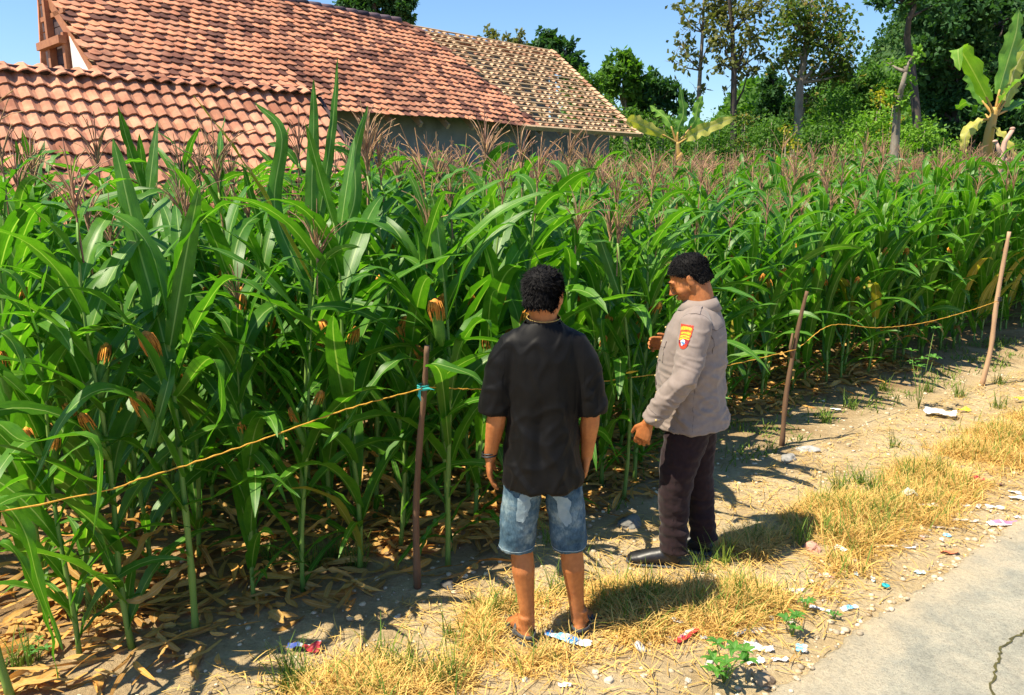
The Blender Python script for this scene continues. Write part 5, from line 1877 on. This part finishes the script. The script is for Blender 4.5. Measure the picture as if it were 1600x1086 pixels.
def twine(label, pts, r=.0032):
    path = catmull(pts, 60)
    base = path[0]
    mb = MB()
    q = [p - base + Vector((.002 * math.sin(i * 2.1), .002 * math.cos(i * 1.7), .002 * math.sin(i * 3.3))) for i, p in enumerate(path)]
    mb.tube(q, [r * (.8 + .4 * (i % 2)) for i in range(61)], n=5)
    o = mb.build('string', MT['twine'], None, base)
    tag(o, label, 'string')


T0 = g4 + Vector((0, 0, 1.0)); T1 = tie + Vector((0, -.026, 0))
twine('orange twine stretched low across the left corn plants to the first post', [T0, at(0, 800, 2.45), at(230, 745, 2.75), at(400, 690, 3.0), at(540, 640, 3.25), T1])
T2 = at(1242, 545, g2.y) + Vector((0, -.026, 0))
twine('thin twine running behind the men from the post to the short stick', [tie + Vector((.026, 0, 0)), at(745, 608, 3.75), at(860, 606, 4.2), at(1000, 588, 4.75), at(1130, 572, 5.2), T2])
T3 = at(1559, 470, g3.y) + Vector((-.02, -.026, 0))
twine('orange twine sagging between the short stick and the long pale stick', [at(1245, 540, g2.y) + Vector((.02, -.02, .0)), at(1300, 508, 6.0), at(1370, 512, 6.35), at(1440, 505, 6.75), at(1510, 487, 7.1), T3])
mb = MB(); q0 = at(978, 583, 4.62)
mb.add(*blade([q0, q0 + Vector((.03, 0, .006)), q0 + Vector((.08, .01, .012))], .018, (0, 0, 1), nc=2, fold=.2, wave=.003))
tag(mb.build('ribbon', simple('yellow_tape', (.75, .5, .05), None, rough=.5), None), 'small yellow tag tied on the twine between the two men', 'ribbon')

# ------------------------------------------------------------------ ground cover
def grass_mat(name, c1, c2, trans=.25, rnd=None):
    return leafmat(name, c1, c2, None, rough=.7, trans=trans, veins=False, spec=.15, tcol=(1.2, 1.1, .6), rnd=rnd)


MT['straw'] = grass_mat('dry_grass', (.60, .41, .12), (.74, .53, .20), rnd=[(0, (.62, .52, .42)), (.4, (1, 1, 1)), (1, (1.25, 1.2, 1.05))])
MT['greengrass'] = grass_mat('green_grass', (.10, .19, .03), (.17, .25, .05), rnd=[(0, (.7, .8, .6)), (.5, (1, 1, 1)), (1, (1.5, 1.15, .8))])


def blades(n, pos, length, width, lean, rs, curl=1.2, seg=4):
    """Vectorised thin blades: pos Nx3, lean = start angle from vertical range, curl adds bending."""
    az = rs.random(n) * 2 * np.pi
    th = lean[0] + (lean[1] - lean[0]) * rs.random(n)
    L = length[0] + (length[1] - length[0]) * rs.random(n) ** 1.4
    W = width * (.6 + .8 * rs.random(n))
    cu = curl * (.3 + rs.random(n)); daz = rs.normal(size=n) * .5
    p = pos.copy(); rows = []
    side = np.stack([-np.sin(az), np.cos(az), np.zeros(n)], 1)
    for k in range(seg + 1):
        w = W * (1 - (k / seg) ** 2) * .5 + .0004
        tw = rs.normal(size=(n, 1)) * .0
        rows.append(p - side * w[:, None]); rows.append(p + side * w[:, None])
        a = az + daz * k / seg; t = np.minimum(th + cu * (k / seg), 1.9)
        d = np.stack([np.sin(t) * np.cos(a), np.sin(t) * np.sin(a), np.cos(t)], 1)
        p = p + d * (L / seg)[:, None]
        p[:, 2] = np.maximum(p[:, 2], pos[:, 2] + .003)
    v = np.stack(rows, 1).reshape(-1, 3)
    b = np.arange(n)[:, None] * (2 * seg + 2)
    q = np.concatenate([b + np.array([[2 * k, 2 * k + 1, 2 * k + 3, 2 * k + 2]]) for k in range(seg)])
    uv = np.tile(np.array([[i % 2, (i // 2) / seg] for i in range(2 * seg + 2)], dtype=float), (n, 1))
    return v, q, uv


def gzs(P):
    return np.array([gz(a, b) for a, b in P])


def nz(s, t, k=1.): return noise.noise(Vector((s * k, t * k, 9.)))


rs = np.random.default_rng(77)
pos = []; lying = []; green = []
def dens(s, t):
    """How thick the dry grass stands at this place of the verge."""
    f_ = max(0, min(1, (s - 1.95) / .75))
    c = 2.46 + (2.08 - 2.46) * f_
    w = .25
    d = math.exp(-((t - c) / w) ** 4) if abs(t - c) < 1 else 0
    d *= max(0, min(1, (.36 + .30 * f_) + 1.8 * nz(s, t, 2.2) + .9 * nz(s + 9, t, 5)))
    if s < 1.4: d *= max(0, 1 - (1.4 - s) / .8) * .8
    if s > 7: d *= .8
    return d
tries = 0
while len(pos) < 1750 and tries < 20000:
    tries += 1
    s, t = random.uniform(-1.2, 11), random.uniform(1.62, 3.0)
    if random.random() < dens(s, t):
        p = st(s, t)
        if visible(p, .1) and (p - Vector((.08, 3.12, 0))).length > .20 and (p - Vector((.30, 3.18, 0))).length > .20 and (p - Vector((.88, 3.75, 0))).length > .35: pos.append((s, t))
tuft_v = []
for s, t in pos:
    near = math.hypot(st(s, t).x, st(s, t).y) < 5
    k = random.randint(26, 60) if near else random.randint(16, 30)
    c = st(s, t)
    q = rs.normal(size=(k, 2)) * .035 + np.array([[c.x, c.y]])
    tuft_v.append(q)
q = np.concatenate(tuft_v); P = np.concatenate([q, gzs(q)[:, None]], 1)
isg = rs.random(len(P)) < .08
a = blades((~isg).sum(), P[~isg], (.05, .20), .0032, (.5, 1.6), rs, curl=1.3)
# a mat of broken straw lying on the verge
n = 40000
S = rs.random(n) * 12 - 1.6; T = 1.5 + rs.random(n) * 1.5
keep = np.array([random.random() < (.22 + .8 * dens(x, y)) * (1.0 if y > 1.56 else .3) for x, y in zip(S, T)])
S, T = S[keep], T[keep]
q = np.stack([U.x * S + N.x * T, U.y * S + N.y * T], 1)
P2_ = np.concatenate([q, gzs(q)[:, None] + .004 + rs.random((len(q), 1)) * .02], 1)
b = blades(len(P2_), P2_, (.04, .17), .0035, (1.4, 1.6), rs, curl=.25, seg=3)
def join(parts):
    v, f, u, n = [], [], [], 0
    for (a_, b_, c_) in parts: v.append(a_); f.append(b_ + n); u.append(c_); n += len(a_)
    return np.concatenate(v), np.concatenate(f), np.concatenate(u)
v, f, u = join([a, b])
tag(obj('dry_grass', mesh_np('dry_grass', v, f, uvs=u, smooth=False), MT['straw']), 'straw coloured dry grass along the verge between path and road', 'grass', kind='stuff')
# green blades: scattered among the straw, and tufts standing in it
tufts = [(1055, 870, 60), (1130, 890, 40), (1095, 905, 30), (1010, 950, 30), (940, 960, 20), (710, 1000, 30), (600, 1030, 40), (450, 1075, 60), (460, 1060, 40), (640, 1050, 40), (1340, 760, 70), (1365, 775, 60), (1310, 775, 70), (1420, 750, 60), (1290, 800, 40),
         (1465, 745, 40), (1385, 830, 40), (1250, 860, 40), (1400, 700, 30), (1300, 850, 30), (1560, 640, 50), (1500, 620, 50), (1450, 612, 60), (1330, 640, 50), (1290, 660, 60), (1380, 610, 60), (1560, 600, 50), (700, 1075, 50), (560, 885, 60), (420, 880, 50), (480, 890, 60), (520, 870, 50),
         (30, 1040, 40), (150, 960, 40), (855, 850, 20), (905, 860, 20), (870, 930, 30), (780, 960, 30)]
Q_ = []
for (px, py, k) in tufts:
    c = ground(px, py); Q_.append(rs.normal(size=(k, 2)) * .03 + np.array([[c.x, c.y]]))
q = np.concatenate(Q_); P3_ = np.concatenate([q, gzs(q)[:, None]], 1)
g1 = blades(len(P3_), P3_, (.07, .22), .0045, (.05, .7), rs, curl=.7)
g2_ = blades(isg.sum(), P[isg], (.06, .2), .004, (.1, .9), rs, curl=.8)
# low weeds and fine grass at the feet of the rows on the right
n = 7000
S = 3.2 + rs.random(n) * 8; T = 3.1 + rs.random(n) * 1.0
keep = np.array([random.random() < .25 + 1.6 * nz(x, y, 2.3) for x, y in zip(S, T)])
S, T = S[keep], T[keep]; q = np.stack([U.x * S + N.x * T, U.y * S + N.y * T], 1)
P4_ = np.concatenate([q, gzs(q)[:, None]], 1)
g3_ = blades(len(P4_), P4_, (.03, .12), .008, (.1, 1.1), rs, curl=.9, seg=4)
v, f, u = join([g1, g2_, g3_])
tag(obj('green_grass', mesh_np('green_grass', v, f, uvs=u, smooth=False), MT['greengrass']), 'thin green grass sprouting among the straw and at the corn feet', 'grass', kind='stuff')

# fallen dry corn leaves, curled, on the soil under the rows
vv, qq, uu, nn = [], [], [], 0
r = random.Random(9)
for k in range(4600):
    s, t = r.uniform(-3.2, 9), 3.0 + abs(r.gauss(0, 1.1)) + (.2 if k % 3 else 0)
    if s > 4 and t < 3.7: continue
    p = st(s, t)
    if not visible(p, .1): continue
    if t < 3.3 and r.random() < .6: continue
    p.z = gz(p.x, p.y) + r.uniform(.008, .05)
    L = r.uniform(.06, .30); az = r.uniform(0, 6.28); bend = r.uniform(-.9, .9)
    pts = []
    c = p.copy(); tl = r.uniform(-.15, .25)
    for i in range(7):
        pts.append(c.copy()); a_ = az + bend * i / 6
        c = c + Vector((math.cos(a_), math.sin(a_), tl * math.cos(i * .6 + r.uniform(-.3, .3)))) * (L / 6)
        c.z = max(c.z, gz(c.x, c.y) + .006)
    W = r.uniform(.015, .05)
    b_ = blade(pts, W, Vector((-math.sin(az), math.cos(az), r.uniform(-.4, .4))), nc=2, fold=r.uniform(-.7, .7), wave=.008, twist=r.uniform(-1.5, 1.5), r=r)
    vv.append(np.array([x[:] for x in b_[0]])); qq.append(np.array(b_[1]) + nn); uu.append(np.array(b_[2])); nn += len(b_[0])
lit = mesh_np('leaf_litter', np.concatenate(vv), np.concatenate(qq), uvs=np.concatenate(uu))
tag(obj('leaf_litter', lit, MT['corn_dry']), 'fallen dry corn leaves covering the soil between the rows', 'leaf litter', kind='stuff')

# small stones and clods
iv1, if1 = ico(1)
vv, ff_, k = [], [], 0
for _ in range(4200):
    s, t = r.uniform(-2.5, 9), r.choice([r.gauss(1.5, .04), r.uniform(1.5, 2.0), r.uniform(1.5, 4.2), r.uniform(2.5, 3.3)])
    p = st(s, t)
    if not visible(p, .05): continue
    R = r.choice([.004, .005, .006, .008, .011, .016]) * r.uniform(.7, 1.3)
    v_ = iv1 * (1 + .5 * (rng.random((len(iv1), 1)) - .5)) * np.array([R, R * r.uniform(.7, 1.2), R * .6]) + np.array([p.x, p.y, (gz(p.x, p.y) if t > 1.47 else .06) + R * .2])
    vv.append(v_); ff_.append(if1 + k * len(iv1)); k += 1
tag(obj('gravel', mesh_np('gravel', np.concatenate(vv), tris=np.concatenate(ff_), smooth=False),
        simple('clod', (.42, .33, .22), (.56, .47, .34), scale=5, coord='pos', rnd=[(0, (.6, .6, .6)), (.5, (1, 1, 1)), (1, (1.5, 1.5, 1.5))])), 'small pebbles and clods on the verge and path', 'gravel', kind='stuff')


# ------------------------------------------------------------------ litter, stones, weeds: each its own thing
def col(name, c, rough=.5, spec=.4): return simple(name, c, tuple(x * .88 for x in c), scale=40, rough=rough, spec=spec, bmp=.15)


CM = {}
def cmat(c, nm):
    if nm not in CM: CM[nm] = col(nm, c)
    return CM[nm]


WHITE = (.78, .78, .78)
def scrap(label, px, py, L, W, ang, cells, cat='wrapper', name='wrapper', seed=0, lift=.012, crumple=.012, nu=14, nv=8, ragged=.1, Z=0):
    """Crumpled sheet lying on the ground; cells(u, v) -> (colour name, colour)."""
    r = random.Random(seed)
    base = ground(px, py)
    if st_of(base.x, base.y)[1] < 1.45: base.z = .066
    ca, sa = math.cos(ang), math.sin(ang)
    vs, fs, mi, names = [], [], [], []
    for i in range(nu + 1):
        for j in range(nv + 1):
            u, v = i / nu, j / nv
            ed = 1 - ragged * (abs(2 * v - 1) > .99) * r.random() - ragged * (i in (0, nu)) * r.random()
            x, y = (u - .5) * L * ed, (v - .5) * W * ed
            fr_ = 2.2 / max(L, W); z = lift * .8 + crumple * (noise.noise(Vector((x * fr_ * 1.2, y * fr_ * 2, seed))) + .35 * abs(noise.noise(Vector((x * fr_ * 3, y * fr_ * 3, seed + 5))))) + .25 * crumple * math.sin(v * 3.1)
            vs.append((x * ca - y * sa, x * sa + y * ca, max(.003, z)))
    for i in range(nu):
        for j in range(nv):
            a = i * (nv + 1) + j
            fs.append((a, a + nv + 1, a + nv + 2, a + 1))
            nm, c = cells((i + .5) / nu, (j + .5) / nv)
            if nm not in names: names.append(nm); cmat(c, nm)
            mi.append(names.index(nm))
    me = mesh_np(name, vs, faces=fs, smooth=False)
    o = obj(name, me, [CM[x] for x in names], None, base)
    me.polygons.foreach_set('material_index', np.array(mi, dtype=np.int32))
    sm = o.modifiers.new('thick', 'SOLIDIFY'); sm.thickness = .0015
    tag(o, label, cat)
    return o


B_, Wt, Rd, Lb, Nv, Pk, Yl, Tl, Gy, Or = ('blue', (.04, .22, .58)), ('white', WHITE), ('red', (.60, .04, .05)), ('light_blue', (.20, .52, .80)), ('navy', (.04, .07, .30)), ('pink', (.78, .22, .35)), ('yellow', (.80, .62, .04)), ('teal', (.03, .42, .50)), ('grey', (.5, .52, .55)), ('orange_red', (.72, .22, .10))
solid = lambda c: (lambda u, v: c)
scrap('blue and white striped drink wrapper at the feet of the man in black', 888, 1011, .215, .062, rad(-22), lambda u, v: B_ if u < .12 else Wt if (.12 < u < .22 or .36 < u < .5 and v > .3) else Lb if u < .36 else B_ if u < .70 and v > .2 else Lb if u < .72 else Wt, seed=1, lift=.03, crumple=.02)
scrap('navy, white and red crumpled packet on the shaded soil', 476, 1018, .15, .05, rad(-6), lambda u, v: Nv if u < .45 else Rd if v < .5 + u * .3 and u > .5 else Wt if u > .85 else Gy, seed=2, lift=.03, crumple=.03)
scrap('flat red packet with a white stripe lying aslant beside the straw', 1072, 1008, .16, .035, rad(42), lambda u, v: Rd if v < .55 or u < .2 else Wt if u > .4 else Pk, seed=3, lift=.02, crumple=.008)
scrap('small blue and purple striped sachet near the road edge', 1155, 1000, .085, .035, rad(38), lambda u, v: B_ if v < .35 else Lb if v < .6 else Pk if u > .6 else Wt, seed=4, lift=.015)
scrap('small white and navy sachet standing in the grass above the red packet', 1057, 985, .075, .035, rad(-40), lambda u, v: Wt if u < .4 else Nv if v > .4 and u < .8 else Gy, seed=5, lift=.02)
scrap('square piece of pale cardboard on the dirt beside the blue sachet', 1180, 989, .085, .065, rad(5), solid(('card', (.60, .55, .48))), cat='cardboard', name='cardboard', seed=6, crumple=.006)
scrap('large torn white plastic scrap above the leafy weed by the road', 1185, 1020, .14, .05, rad(-10), solid(Wt), cat='plastic scrap', seed=7, ragged=.5, crumple=.02)
scrap('crumpled white paper scrap just right of the leafy weed', 1178, 1041, .09, .05, rad(15), solid(Wt), cat='paper scrap', seed=8, ragged=.6, crumple=.02)
scrap('flat white scrap at the grey road edge', 1218, 1036, .075, .03, rad(5), solid(Wt), cat='paper scrap', seed=9, ragged=.5)
scrap('small light blue wrapper corner touching the road edge', 1252, 1018, .055, .05, rad(70), lambda u, v: Lb if v > .35 else Wt, seed=10, crumple=.02)
scrap('narrow strip of white paper above the pale cardboard', 1178, 972, .12, .025, rad(-14), solid(('cream', (.68, .62, .55))), cat='paper scrap', seed=11, ragged=.5)
scrap('glossy white plastic bag lying at the edge of the far path', 1468, 652, .26, .15, rad(-30), lambda u, v: Wt if u > .45 or v < .2 else Gy, cat='plastic bag', name='plastic_bag', seed=12, lift=.05, crumple=.05, nu=18, nv=12)
scrap('bright yellow packet beside the white plastic bag', 1506, 643, .13, .05, rad(5), solid(Yl), seed=13, lift=.03, crumple=.03)
scrap('bright yellow scrap in the grass at the right picture edge', 1592, 631, .10, .05, rad(15), solid(Yl), seed=14, lift=.05, crumple=.03)
scrap('orange red crushed packet in the debris near the road', 1483, 869, .10, .035, rad(8), solid(Or), seed=15, lift=.02, crumple=.02)
scrap('white and pink wrapper at the road edge on the far right', 1568, 821, .22, .05, rad(4), lambda u, v: Wt if u < .25 or (.45 < u < .52) else Pk if v > .3 else Wt, seed=16, lift=.02, crumple=.02)
scrap('white scrap in the debris at the right picture edge, above the pink wrapper', 1590, 780, .12, .045, rad(-10), solid(Wt), cat='paper scrap', seed=17, ragged=.4, crumple=.02)
scrap('small white scrap just above the pink wrapper', 1593, 808, .07, .03, rad(-5), solid(Wt), cat='paper scrap', seed=18, ragged=.4)
scrap('white wrapper with a blue mark in the middle of the dry verge', 1402, 838, .085, .045, rad(-35), lambda u, v: Lb if .3 < u < .6 and v < .4 else Wt, seed=19, crumple=.02)
scrap('tiny pale blue scrap left of the orange packet', 1479, 843, .045, .03, rad(-40), lambda u, v: Lb if v < .6 else Wt, seed=20)
scrap('pale blue rag end at the road edge', 1437, 900, .055, .03, rad(0), solid(('pale_blue', (.5, .65, .72))), seed=21)
scrap('light blue and white scrap at the road edge above the weeds', 1325, 958, .09, .035, rad(15), lambda u, v: Lb if .3 < u < .75 else Wt, seed=22, crumple=.02)
scrap('clear crushed plastic cup in the dry grass', 1418, 788, .10, .08, rad(10), solid(('clear', (.68, .66, .60))), cat='plastic cup', name='plastic_cup', seed=23, lift=.05, crumple=.04)
scrap('folded pale yellow wrapper below the crushed cup', 1448, 803, .12, .05, rad(-8), lambda u, v: Yl if v < .3 and u > .3 else ('cream', (.68, .62, .55)), seed=24, lift=.03, crumple=.02)
scrap('long cream strip of packaging lying by the road debris', 1490, 818, .17, .035, rad(-6), solid(('cream', (.68, .62, .55))), cat='packaging', seed=25, ragged=.3)
scrap('second cream strip lower in the road debris', 1475, 832, .15, .025, rad(-12), solid(('cream', (.68, .62, .55))), cat='packaging', seed=26, ragged=.3)
scrap('pale flattened carton on the dry verge near the right edge', 1555, 793, .12, .05, rad(-4), lambda u, v: Wt if v > .5 else ('cream', (.68, .62, .55)), cat='carton', seed=27, crumple=.015)
scrap('pale grey carton half sunk in straw at the middle of the debris', 1380, 865, .15, .05, rad(-4), solid(('card', (.60, .55, .48))), cat='carton', seed=28, ragged=.2, crumple=.015)
scrap('white scrap with torn edge beside the small roadside weed', 1280, 962, .11, .03, rad(-25), solid(Wt), cat='paper scrap', seed=29, ragged=.6)
scrap('cream paper strip on the dirt left of the small weed', 1228, 934, .13, .03, rad(-20), solid(('cream', (.68, .62, .55))), cat='paper scrap', seed=30, ragged=.5)
scrap('small white scrap on the soil near the bottom edge', 492, 1073, .06, .03, rad(20), solid(Wt), cat='paper scrap', seed=31, ragged=.5)
scrap('white plastic scrap at the bottom edge under the straw', 882, 1081, .06, .02, rad(-5), solid(Wt), cat='plastic scrap', seed=32, ragged=.5)
scrap('pale blue scrap of film left of the striped drink wrapper', 858, 997, .04, .03, rad(30), solid(Lb), cat='plastic scrap', seed=33)
scrap('red crisp packet in the dry grass near the right edge', 1528, 757, .07, .04, rad(-30), lambda u, v: Rd if v < .6 else Or, seed=34, lift=.04, crumple=.03)
scrap('white scrap lying at the foot of the far corn rows', 1305, 643, .09, .04, rad(-20), solid(Wt), cat='paper scrap', seed=35)

MUT = [('cream', (.68, .62, .55)), ('card', (.60, .55, .48)), Wt, ('pale_blue', (.5, .65, .72)), ('cream', (.68, .62, .55)), ('dull_pink', (.6, .38, .34))]
rr = random.Random(44)
for k_ in range(34):
    px_ = 1100 + k_ * 14.5 + rr.uniform(-8, 8)
    py_ = 1048 - (px_ - 1100) * .50 - rr.uniform(-4, 75)
    c_ = rr.choice(MUT)
    o_ = scrap('tiny faded scrap of paper or film in the debris along the road edge', px_, py_, rr.uniform(.03, .09), rr.uniform(.015, .04), rr.uniform(0, 3.1), (lambda c: (lambda u, v: c))(c_), cat='scrap', name='scrap', seed=60 + k_, lift=.010, ragged=.5, crumple=.014, nu=8, nv=5)
    o_['group'] = 'tiny faded scraps along the road edge'


def disc(label, px, py, R, c, nm, cat, name, tilt=.2, h=.012, seed=0):
    base = ground(px, py)
    mb = MB()
    ax = Vector((math.sin(tilt), 0, math.cos(tilt)))
    mb.tube([ax * .002, ax * (h * .8), ax * h, ax * (h * .9)], [R, R, R * .92, R * .5], n=20, flat=Vector((0, 1, 0)))
    o = mb.build(name, cmat(c, nm), None, base + Vector((0, 0, .006)))
    tag(o, label, cat)
disc('small teal bottle cap by the road edge', 1383, 923, .020, (.02, .40, .45), 'teal', 'bottle cap', 'bottle_cap')
disc('pale crushed drinking cup lid in the bare dirt below the straw', 998, 1026, .030, (.66, .62, .58), 'lid', 'cup lid', 'cup_lid', tilt=.7, h=.018)

def stone(label, px, py, sx, sy, sz, c, seed, name='stone', cat='stone'):
    base = ground(px, py)
    bm = bmesh.new(); bmesh.ops.create_icosphere(bm, subdivisions=3, radius=1)
    for v in bm.verts:
        d = 1 + .35 * noise.noise(v.co * 1.3 + Vector((seed, 0, 0))) + .12 * noise.noise(v.co * 4 + Vector((seed, 3, 0)))
        v.co = Vector((v.co.x * sx, v.co.y * sy, max(-.4, v.co.z) * sz)) * d
    me = bpy.data.meshes.new(name); bm.to_mesh(me); bm.free()
    o = obj(name, me, simple('stone_%d' % seed, c, tuple(x * .7 for x in c), scale=30, rough=.9, bmp=.6), None, base + Vector((0, 0, sz * .25)))
    o.rotation_euler = (0, 0, seed)
    tag(o, label, cat)
stone('grey flat broken stone lying in shade left of the officer boots', 985, 815, .09, .06, .035, (.22, .21, .19), 1)
stone('dark stone at the foot of the corn right of the first post', 700, 915, .05, .035, .03, (.12, .11, .10), 2)
stone('pale grey stone under the leaning stick on the far path', 1262, 702, .09, .05, .03, (.42, .41, .39), 3)
stone('flat grey rock left of the pale stone by the far path', 1232, 716, .08, .05, .035, (.30, .29, .27), 4)
stone('pinkish broken brick piece lying in the dry grass', 1268, 868, .045, .035, .03, (.62, .32, .24), 5, 'brick_piece', 'brick')
stone('brown rounded clod at the road edge beside the leafy weed', 1192, 1066, .045, .04, .03, (.36, .27, .18), 6)
stone('small buff stone on the bare dirt near the bottom edge', 952, 1073, .022, .018, .012, (.6, .52, .4), 7)
for k, (px, py) in enumerate(((1005, 1068), (1075, 1075), (930, 1060), (620, 965), (820, 1070))):
    stone('small pale pebble on the bare dirt', px, py, .016, .013, .009, (.58, .5, .4), 10 + k)
    COL.objects[-1] if False else None
for o in list(bpy.data.objects):
    if o.get('label') == 'small pale pebble on the bare dirt': o['group'] = 'pale pebbles on the verge'


def weed(label, px, py, h, spread, n, leafL, seed, lobed=True):
    r = random.Random(seed); base = ground(px, py)
    if st_of(base.x, base.y)[1] < 1.5: base.z = .05
    t = thing('weed', label, 'weed', base)
    for k in range(n):
        az = 6.28 * k / n + r.uniform(-.4, .4); hh = h * r.uniform(.5, 1)
        tip = Vector((math.cos(az) * spread * r.uniform(.3, 1), math.sin(az) * spread * r.uniform(.3, 1), hh))
        mb = MB(); mb.tube([Vector((0, 0, 0)), tip * .5 + Vector((0, 0, .02)), tip], [.003, .0025, .0015], n=5)
        mb.build('stem', MT['stalk'], t)
        m_ = r.randint(5, 7)
        for q in range(m_):
            a2 = 6.28 * q / m_ + r.uniform(-.3, .3)
            L = leafL * r.uniform(.7, 1.2)
            path = arch_path(r, a2, r.uniform(.7, 1.1), r.uniform(1.6, 2.3), L, 6, tip)
            b = MB(); b.add(*blade(path, L * .36, (-math.sin(a2), math.cos(a2), 0), nc=2, fold=.3, wave=.003, r=r, prof=lambda s: math.sin(math.pi * min(1, .08 + s * .92)) ** .8))
            b.build('leaf', MT['weedleaf'], t)
MT['weedleaf'] = leafmat('weed_leaf', (.06, .20, .03), (.10, .27, .04), (.2, .36, .1), rough=.55)
weed('leafy green weed by the road at the bottom edge, tallest of the weeds', 1130, 1075, .16, .09, 7, .06, 1)
weed('small green weed with narrow leaves at the road edge', 1238, 1000, .10, .05, 4, .045, 2)
weed('upright little green weed right above the narrow leaved one', 1258, 965, .08, .03, 3, .035, 3)
weed('tiny green sprout at the road edge right of the other weeds', 1303, 975, .05, .02, 2, .028, 4)
weed('low creeping green weed in the shade at the lower left', 100, 885, .06, .07, 5, .03, 5)
weed('small shaded weed beside the foot of the front corn plant', 180, 890, .08, .06, 5, .035, 6)
weed('thin green sprout by the front corn stem', 255, 905, .06, .03, 3, .035, 7)
weed('feathery tall weed at the far corn edge behind the white bag', 1435, 640, .75, .12, 6, .07, 8)
weed('fresh green weed on the shaded soil between the posts', 1050, 812, .09, .04, 3, .035, 9)
weed('green sprout in the shaded corner at the bottom left', 60, 1030, .08, .05, 4, .035, 10)

# ------------------------------------------------------------------ banana plants and pale stump
MT['banana'] = leafmat('banana_leaf', (.10, .24, .03), (.17, .32, .04), (.35, .45, .12), rough=.45, trans=.35)
MT['banana_yellow'] = leafmat('banana_leaf_yellow', (.35, .38, .08), (.50, .45, .12), (.5, .45, .2), rough=.5, trans=.3)
MT['banana_stem'] = simple('banana_stem', (.50, .24, .06), (.40, .30, .09), scale=6, rough=.6, stretch=(1, 1, .2))


def banana(label, stem, Y, r0, leaves):
    pts = [at(px, py, Y) for px, py in stem]
    base = Vector((pts[0].x, Y, 0))
    t = thing('banana_plant', label, 'banana plant', base)
    q = [Vector((0, 0, 0))] + [p - base for p in pts]
    cp = catmull(q, 14)
    mb = MB(); mb.tube(cp, [r0 * (1 - .5 * i / 14) for i in range(15)], n=10); mb.build('trunk', MT['banana_stem'], t)
    for (pp, W, m, side) in leaves:
        path = catmull([at(px, py, Y + dy) - base for px, py, dy in pp], 20)
        n0 = 5
        b = MB(); b.tube(path[:n0 + 1], [.03, .028, .026, .024, .02, .018], n=6)
        st_ = b.build('leaf_stalk', MT['banana_stem'], t)
        b = MB(); b.add(*blade(path[n0 - 1:], W, side, nc=8, fold=.3, wave=.06, ragged=.28, prof=lambda s: max(.02, math.sin(math.pi * min(1, .06 + .94 * s))) ** .5))
        b.build('leaf', MT[m], t)


banana('big banana plant with torn leaves and orange stem at the right edge', [(1540, 270), (1544, 220), (1550, 190), (1556, 168)], 15, .12, [
    ([(1556, 170, 0), (1562, 140, 0), (1575, 95, .1), (1588, 50, .15), (1592, 15, .2)], .36, 'banana', (1, .2, .2)),
    ([(1553, 180, 0), (1545, 160, -.1), (1525, 120, -.3), (1505, 85, -.5), (1497, 78, -.6), (1500, 110, -.7)], .32, 'banana', (.6, -.6, .4)),
    ([(1556, 175, 0), (1570, 150, -.2), (1590, 128, -.4), (1625, 110, -.7)], .38, 'banana', (.3, -.4, 1)),
    ([(1556, 180, 0), (1580, 170, .3), (1605, 160, .5), (1640, 175, .7)], .34, 'banana', (.2, 1, .3)),
    ([(1553, 185, 0), (1575, 150, .2), (1583, 115, .3), (1600, 80, .4)], .4, 'banana_yellow', (1, .1, -.2)),
    ([(1550, 190, 0), (1535, 175, .2), (1512, 160, .4), (1495, 170, .6)], .3, 'banana', (.2, 1, .3)),
    ([(1556, 172, 0), (1568, 130, .3), (1600, 70, .6), (1640, 60, .8)], .3, 'banana', (.6, .5, -.6)),
    ([(1552, 180, 0), (1530, 150, .2), (1518, 120, .4), (1520, 95, .5)], .26, 'banana', (1, .2, .1)),
    ([(1554, 185, 0), (1530, 190, .0), (1510, 210, -.1), (1505, 240, -.1)], .2, 'banana_yellow', (.6, .3, .6)),
    ([(1550, 195, 0), (1560, 205, -.2), (1580, 235, -.3), (1590, 265, -.3)], .2, 'banana_yellow', (1, .4, 0)),
])
banana('banana plant with one pale yellow leaf near the end of the house', [(1062, 262), (1060, 240), (1058, 222)], 17, .10, [
    ([(1060, 225, 0), (1080, 212, -.2), (1110, 198, -.3), (1150, 183, -.4)], .26, 'banana_yellow', (0, -.3, 1)),
    ([(1060, 225, 0), (1035, 210, -.1), (1005, 196, -.2), (985, 188, -.3), (985, 200, -.3)], .26, 'banana_yellow', (0, -.3, 1)),
    ([(1058, 225, 0), (1060, 200, 0), (1068, 175, .1), (1062, 135, .1)], .22, 'banana', (1, .2, 0)),
    ([(1058, 225, 0), (1045, 190, 0), (1030, 175, .2), (1015, 165, .3)], .24, 'banana', (.6, .5, .3)),
    ([(1058, 225, 0), (1085, 190, .2), (1090, 168, .3), (1098, 150, .4)], .22, 'banana', (1, .3, 0)),
    ([(1058, 228, 0), (1080, 205, .4), (1105, 200, .6), (1120, 215, .7)], .34, 'banana', (.2, .6, .6)),
])
sb = at(1558, 262, 14); sb.z = 0
t = thing('pruned_stump', 'pale pink pruned tree stump with knobby ends beside the big banana plant', 'tree stump', sb)
def q_(px, py, dy=0): return at(px, py, 14 + dy) - sb
mb = MB()
mb.tube([Vector((0, 0, 0)), q_(1560, 262), q_(1566, 240), q_(1570, 222), q_(1582, 203)], [.09, .08, .055, .042, .036], n=8)
mb.tube([q_(1564, 250), q_(1560, 232), q_(1556, 222)], [.05, .036, .03], n=8)
mb.tube([q_(1563, 255), q_(1575, 248), q_(1590, 252)], [.05, .04, .03], n=8)
mb.build('trunk', BARK['pale'], t)
for (a_, b_) in ((1582, 201), (1555, 221), (1590, 252)):
    mb = MB(); mb.ball(q_(a_, b_), .046, .04, .03, nu=9, nv=6); mb.build('knob', BARK['pale'], t)
